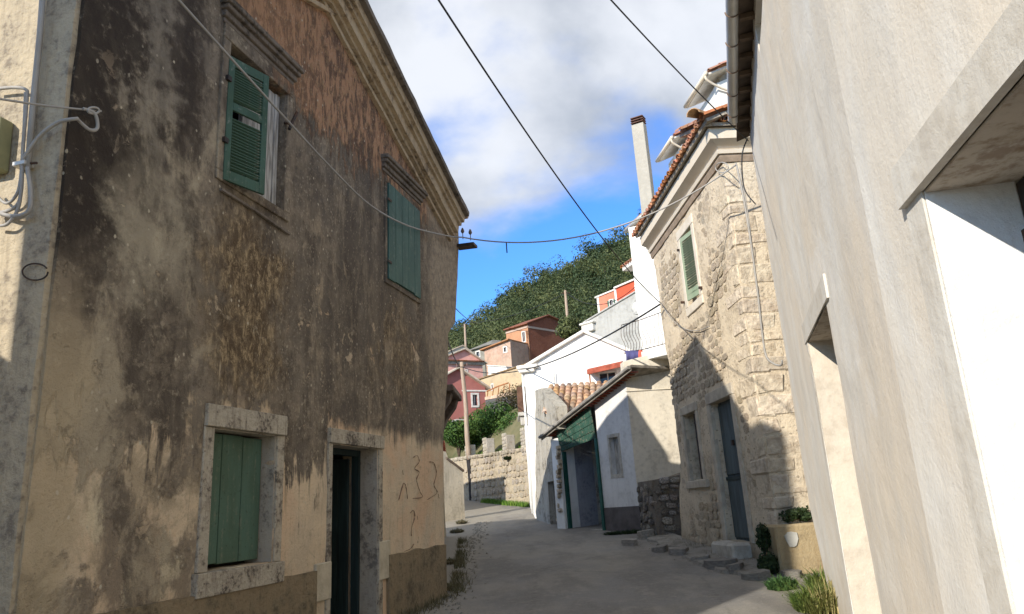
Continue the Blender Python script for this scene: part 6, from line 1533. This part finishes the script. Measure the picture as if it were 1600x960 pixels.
mb = MB(); rnd = random.Random(19)
for i in range(3800):
    if i % 3: y = rnd.uniform(9.5, 24); p = Vector((L.P.x + (y - L.P.y) * L.u.x / L.u.y if y < 13.2 else -1.35 - (y - 13.2) * .07, y, 0)); p.x += abs(rnd.gauss(0, .13)) + .02
    else: q = Q.wp(rnd.uniform(-.5, 5.4), abs(rnd.gauss(0, .16)) + .03, 0); p = Vector((q.x, q.y, 0))
    if noise.noise(Vector((p.y * .9, i % 3 > 0, 2))) < -.15: continue
    p.z = GR(p.y); d = Vector((cos(i), sin(i), 0)) * .008; t = Vector((rnd.gauss(0, .05), rnd.gauss(0, .05), rnd.uniform(.03, .15)))
    k = len(mb.v); mb.v += [tuple(p - d), tuple(p + d), tuple(p + t)]; mb.f.append((k, k + 1, k + 2))
o = link('verge_litter', fast_mesh(mb, 'verge_litter', MATS['dusty_leaf'])); tag(o, 'dry grass and leaf litter in the joints at the foot of the walls', 'grass', kind='stuff')

# wooded hill
mb = MB(); rnd = random.Random(17); cnt = 0
tr = MB()
tries = 0
while cnt < 430 and tries < 20000:
    tries += 1
    y = rnd.uniform(98, 215); x = rnd.uniform(-45, 75)
    if x / y < -.16 or x / y > .30: 
        if rnd.random() > .25: continue
    z = T(x, y); R = rnd.uniform(2.2, 4.8) * (1 + (y - 100) / 220)
    lob = [((x + rnd.uniform(-.6, .6) * R, y + rnd.uniform(-.6, .6) * R, z + R * rnd.uniform(.4, 1.35)), R * rnd.uniform(.28, .5)) for _ in range(7)]
    leaf_cloud(mb, (x, y, z), R, 880, .17 * (1 + (y - 100) / 160), rnd, .3, .9, lob, up=.25, nj=.3)
    if cnt % 6 == 0: tr.tube([(x, y, z - 1), (x + .3, y, z + R)], [.25, .12], 5)
    cnt += 1
o = link('hill_woods', fast_mesh(mb, 'hill_woods', LF3)); tag(o, 'dense dark green evergreen woods covering the hill behind the village', 'woods', kind='stuff')
o = tr.build('woodland_trunks', BARK); tag(o, 'trunks inside the hill woods', 'woods', kind='stuff')
bush('hill_shrub', 'dark leafy shrub at the foot of the hill pole, left of the grey gable', 'shrub', at(900, 518, 66), 1.9, 3500, .12, LF3, .6, 71)

# ------------------------------------------------------------------ broken kerb stones, rubble along the walls
KST = simple('kerb_stone', (.30, .28, .245), .95, var=.3, scale=5, bump=.02, obj_var=.2, col2=(.19, .175, .155))
KV = stone_variants(6, KST, 61)
slabs = [((985, 851), .95, .40, .14, .15, 'long thin cracked slab edge in front of the annex foot'), ((1010, 842), .5, .4, .25, .5, 'upright pale boulder at the foot of the rubble wall'), ((1030, 862), .6, .35, .12, -.2, 'flat broken slab at the foot of the stone house, far end'), ((1062, 866), .5, .4, .14, .3, 'flat broken slab under the stone house window'),
         ((1095, 878), .6, .35, .12, -.1, 'low flat kerb stone left of the doorstep'), ((1128, 887), .95, .5, .16, .1, 'wide cracked kerb slab below the doorstep'), ((1150, 893), .8, .3, .14, -.25, 'tilted kerb slab nearest the dark plant'), ((1180, 905), .5, .35, .12, .4, 'small broken kerb stone by the dark plant'), ((1238, 902), .4, .3, .1, 0, 'pale flat stone in the sun below the ochre stub wall')]
def kerb_mesh(i):
    rk = random.Random(i * 7 + 1); n = 7; an_ = sorted(rk.uniform(0, 6.28) for _ in range(n)); an_ = [2 * pi * k / n + rk.uniform(-.3, .3) for k in range(n)]
    P0 = [(cos(a) * .62 * rk.uniform(.75, 1.05), sin(a) * .62 * rk.uniform(.75, 1.05)) for a in an_]
    tlt = rk.uniform(-.35, .35), rk.uniform(-.35, .35)
    mb = MB(); mb.add([(x, -1.2, z) for x, z in P0] + [(x * rk.uniform(.86, .98), .75 + x * tlt[0] + z * tlt[1], z * rk.uniform(.86, .98)) for x, z in P0], [tuple(range(n)), tuple(range(2 * n - 1, n - 1, -1))] + [(k, (k + 1) % n, n + (k + 1) % n, n + k) for k in range(n)])
    return mb.mesh('kerb_stone', KST, bevel=.05)
for i, ((x, y), a, b, h, r, lab) in enumerate(slabs):
    p = g_(x, y) + Vector((0, 0, .03)); o = link('kerb_stone', kerb_mesh(i)); o.matrix_world = Matrix.Translation(p + Vector((0, 0, .0))) @ Matrix.Rotation(r - .06, 4, 'Z') @ Matrix.Rotation(pi / 2, 4, 'Z') @ Matrix.Rotation(-pi / 2, 4, 'X') @ Matrix.Diagonal((a, h, b, 1)); 
    # variant bulges along +Y: turn it up
    o.matrix_world = Matrix.Translation(p) @ Matrix.Rotation(r + pi / 2, 4, 'Z') @ Matrix.Rotation(pi / 2, 4, 'X') @ Matrix.Diagonal((a, h, b, 1))
    tag(o, lab, 'stone', 'broken kerb stones along the right walls')
mb = MB(); n = 60; P = []
for i in range(n + 1):
    u = -.6 + 7.6 * i / n; wd = .55 + .28 * noise.noise(Vector((u * .9, 1, 3))) + .10 * noise.noise(Vector((u * 3.7, 1, 3))) + (.25 if u < 2.5 else 0); 
    a_, b_, c_ = Q.wp(u, -.1, 0), Q.wp(u, wd, 0), Q.wp(u, wd + .05, 0)
    for q, zz in ((a_, .10), (Q.wp(u, wd * .5, 0), .085 + .03 * noise.noise(Vector((u * 2, 4, 4)))), (b_, .055 + .03 * noise.noise(Vector((u * 2.5, 1, 1)))), (c_, -.06)): P.append((q.x, q.y, GR(q.y) + zz))
mb.add(P, [(i * 4 + k, i * 4 + k + 1, i * 4 + 5 + k, i * 4 + 4 + k) for i in range(n) for k in range(3)])
APR = plaster('broken_concrete', (.30, .28, .245), (.20, .185, .16), 4, .3, .6, .05, dark=(.12, .11, .095), patch=.6, base2=(.25, .23, .195))
o = mb.build('pavement', APR); tag(o, 'broken concrete apron along the foot of the stone house', kind='structure')
mb = MB(); rnd = random.Random(13)
for i in range(900):
    if rnd.random() < .55: y = rnd.uniform(9, 30); x = -1.25 - (y - 12.6) * .03 + abs(rnd.gauss(0, .22)) - .15
    else:
        q = Q.wp(rnd.uniform(-.8, 7), abs(rnd.gauss(0, .35)) + .02, 0); x, y = q.x, q.y
    s_ = rnd.uniform(.012, .05) * (1.4 if rnd.random() < .1 else 1); z = rz(x, y)
    c = [Vector((x, y, z)) + Vector((rnd.gauss(0, 1), rnd.gauss(0, 1), 0)).normalized() * s_ * rnd.uniform(.7, 1.3) for _ in range(0)]
    vs = [(x + s_ * dx * rnd.uniform(.6, 1.2), y + s_ * dy * rnd.uniform(.6, 1.2), z + s_ * .7 * dz * rnd.uniform(.6, 1.2)) for dx, dy, dz in ((1, 0, 0), (-1, 0, 0), (0, 1, 0), (0, -1, 0), (0, 0, 1), (0, 0, -1))]
    mb.add(vs, [(0, 2, 4), (2, 1, 4), (1, 3, 4), (3, 0, 4), (2, 0, 5), (1, 2, 5), (3, 1, 5), (0, 3, 5)])
o = mb.build('gravel', simple('loose_gravel', (.26, .24, .20), .95, var=.3, scale=20)); tag(o, 'loose gravel and crumbs of mortar along the foot of the walls', 'gravel', kind='stuff')
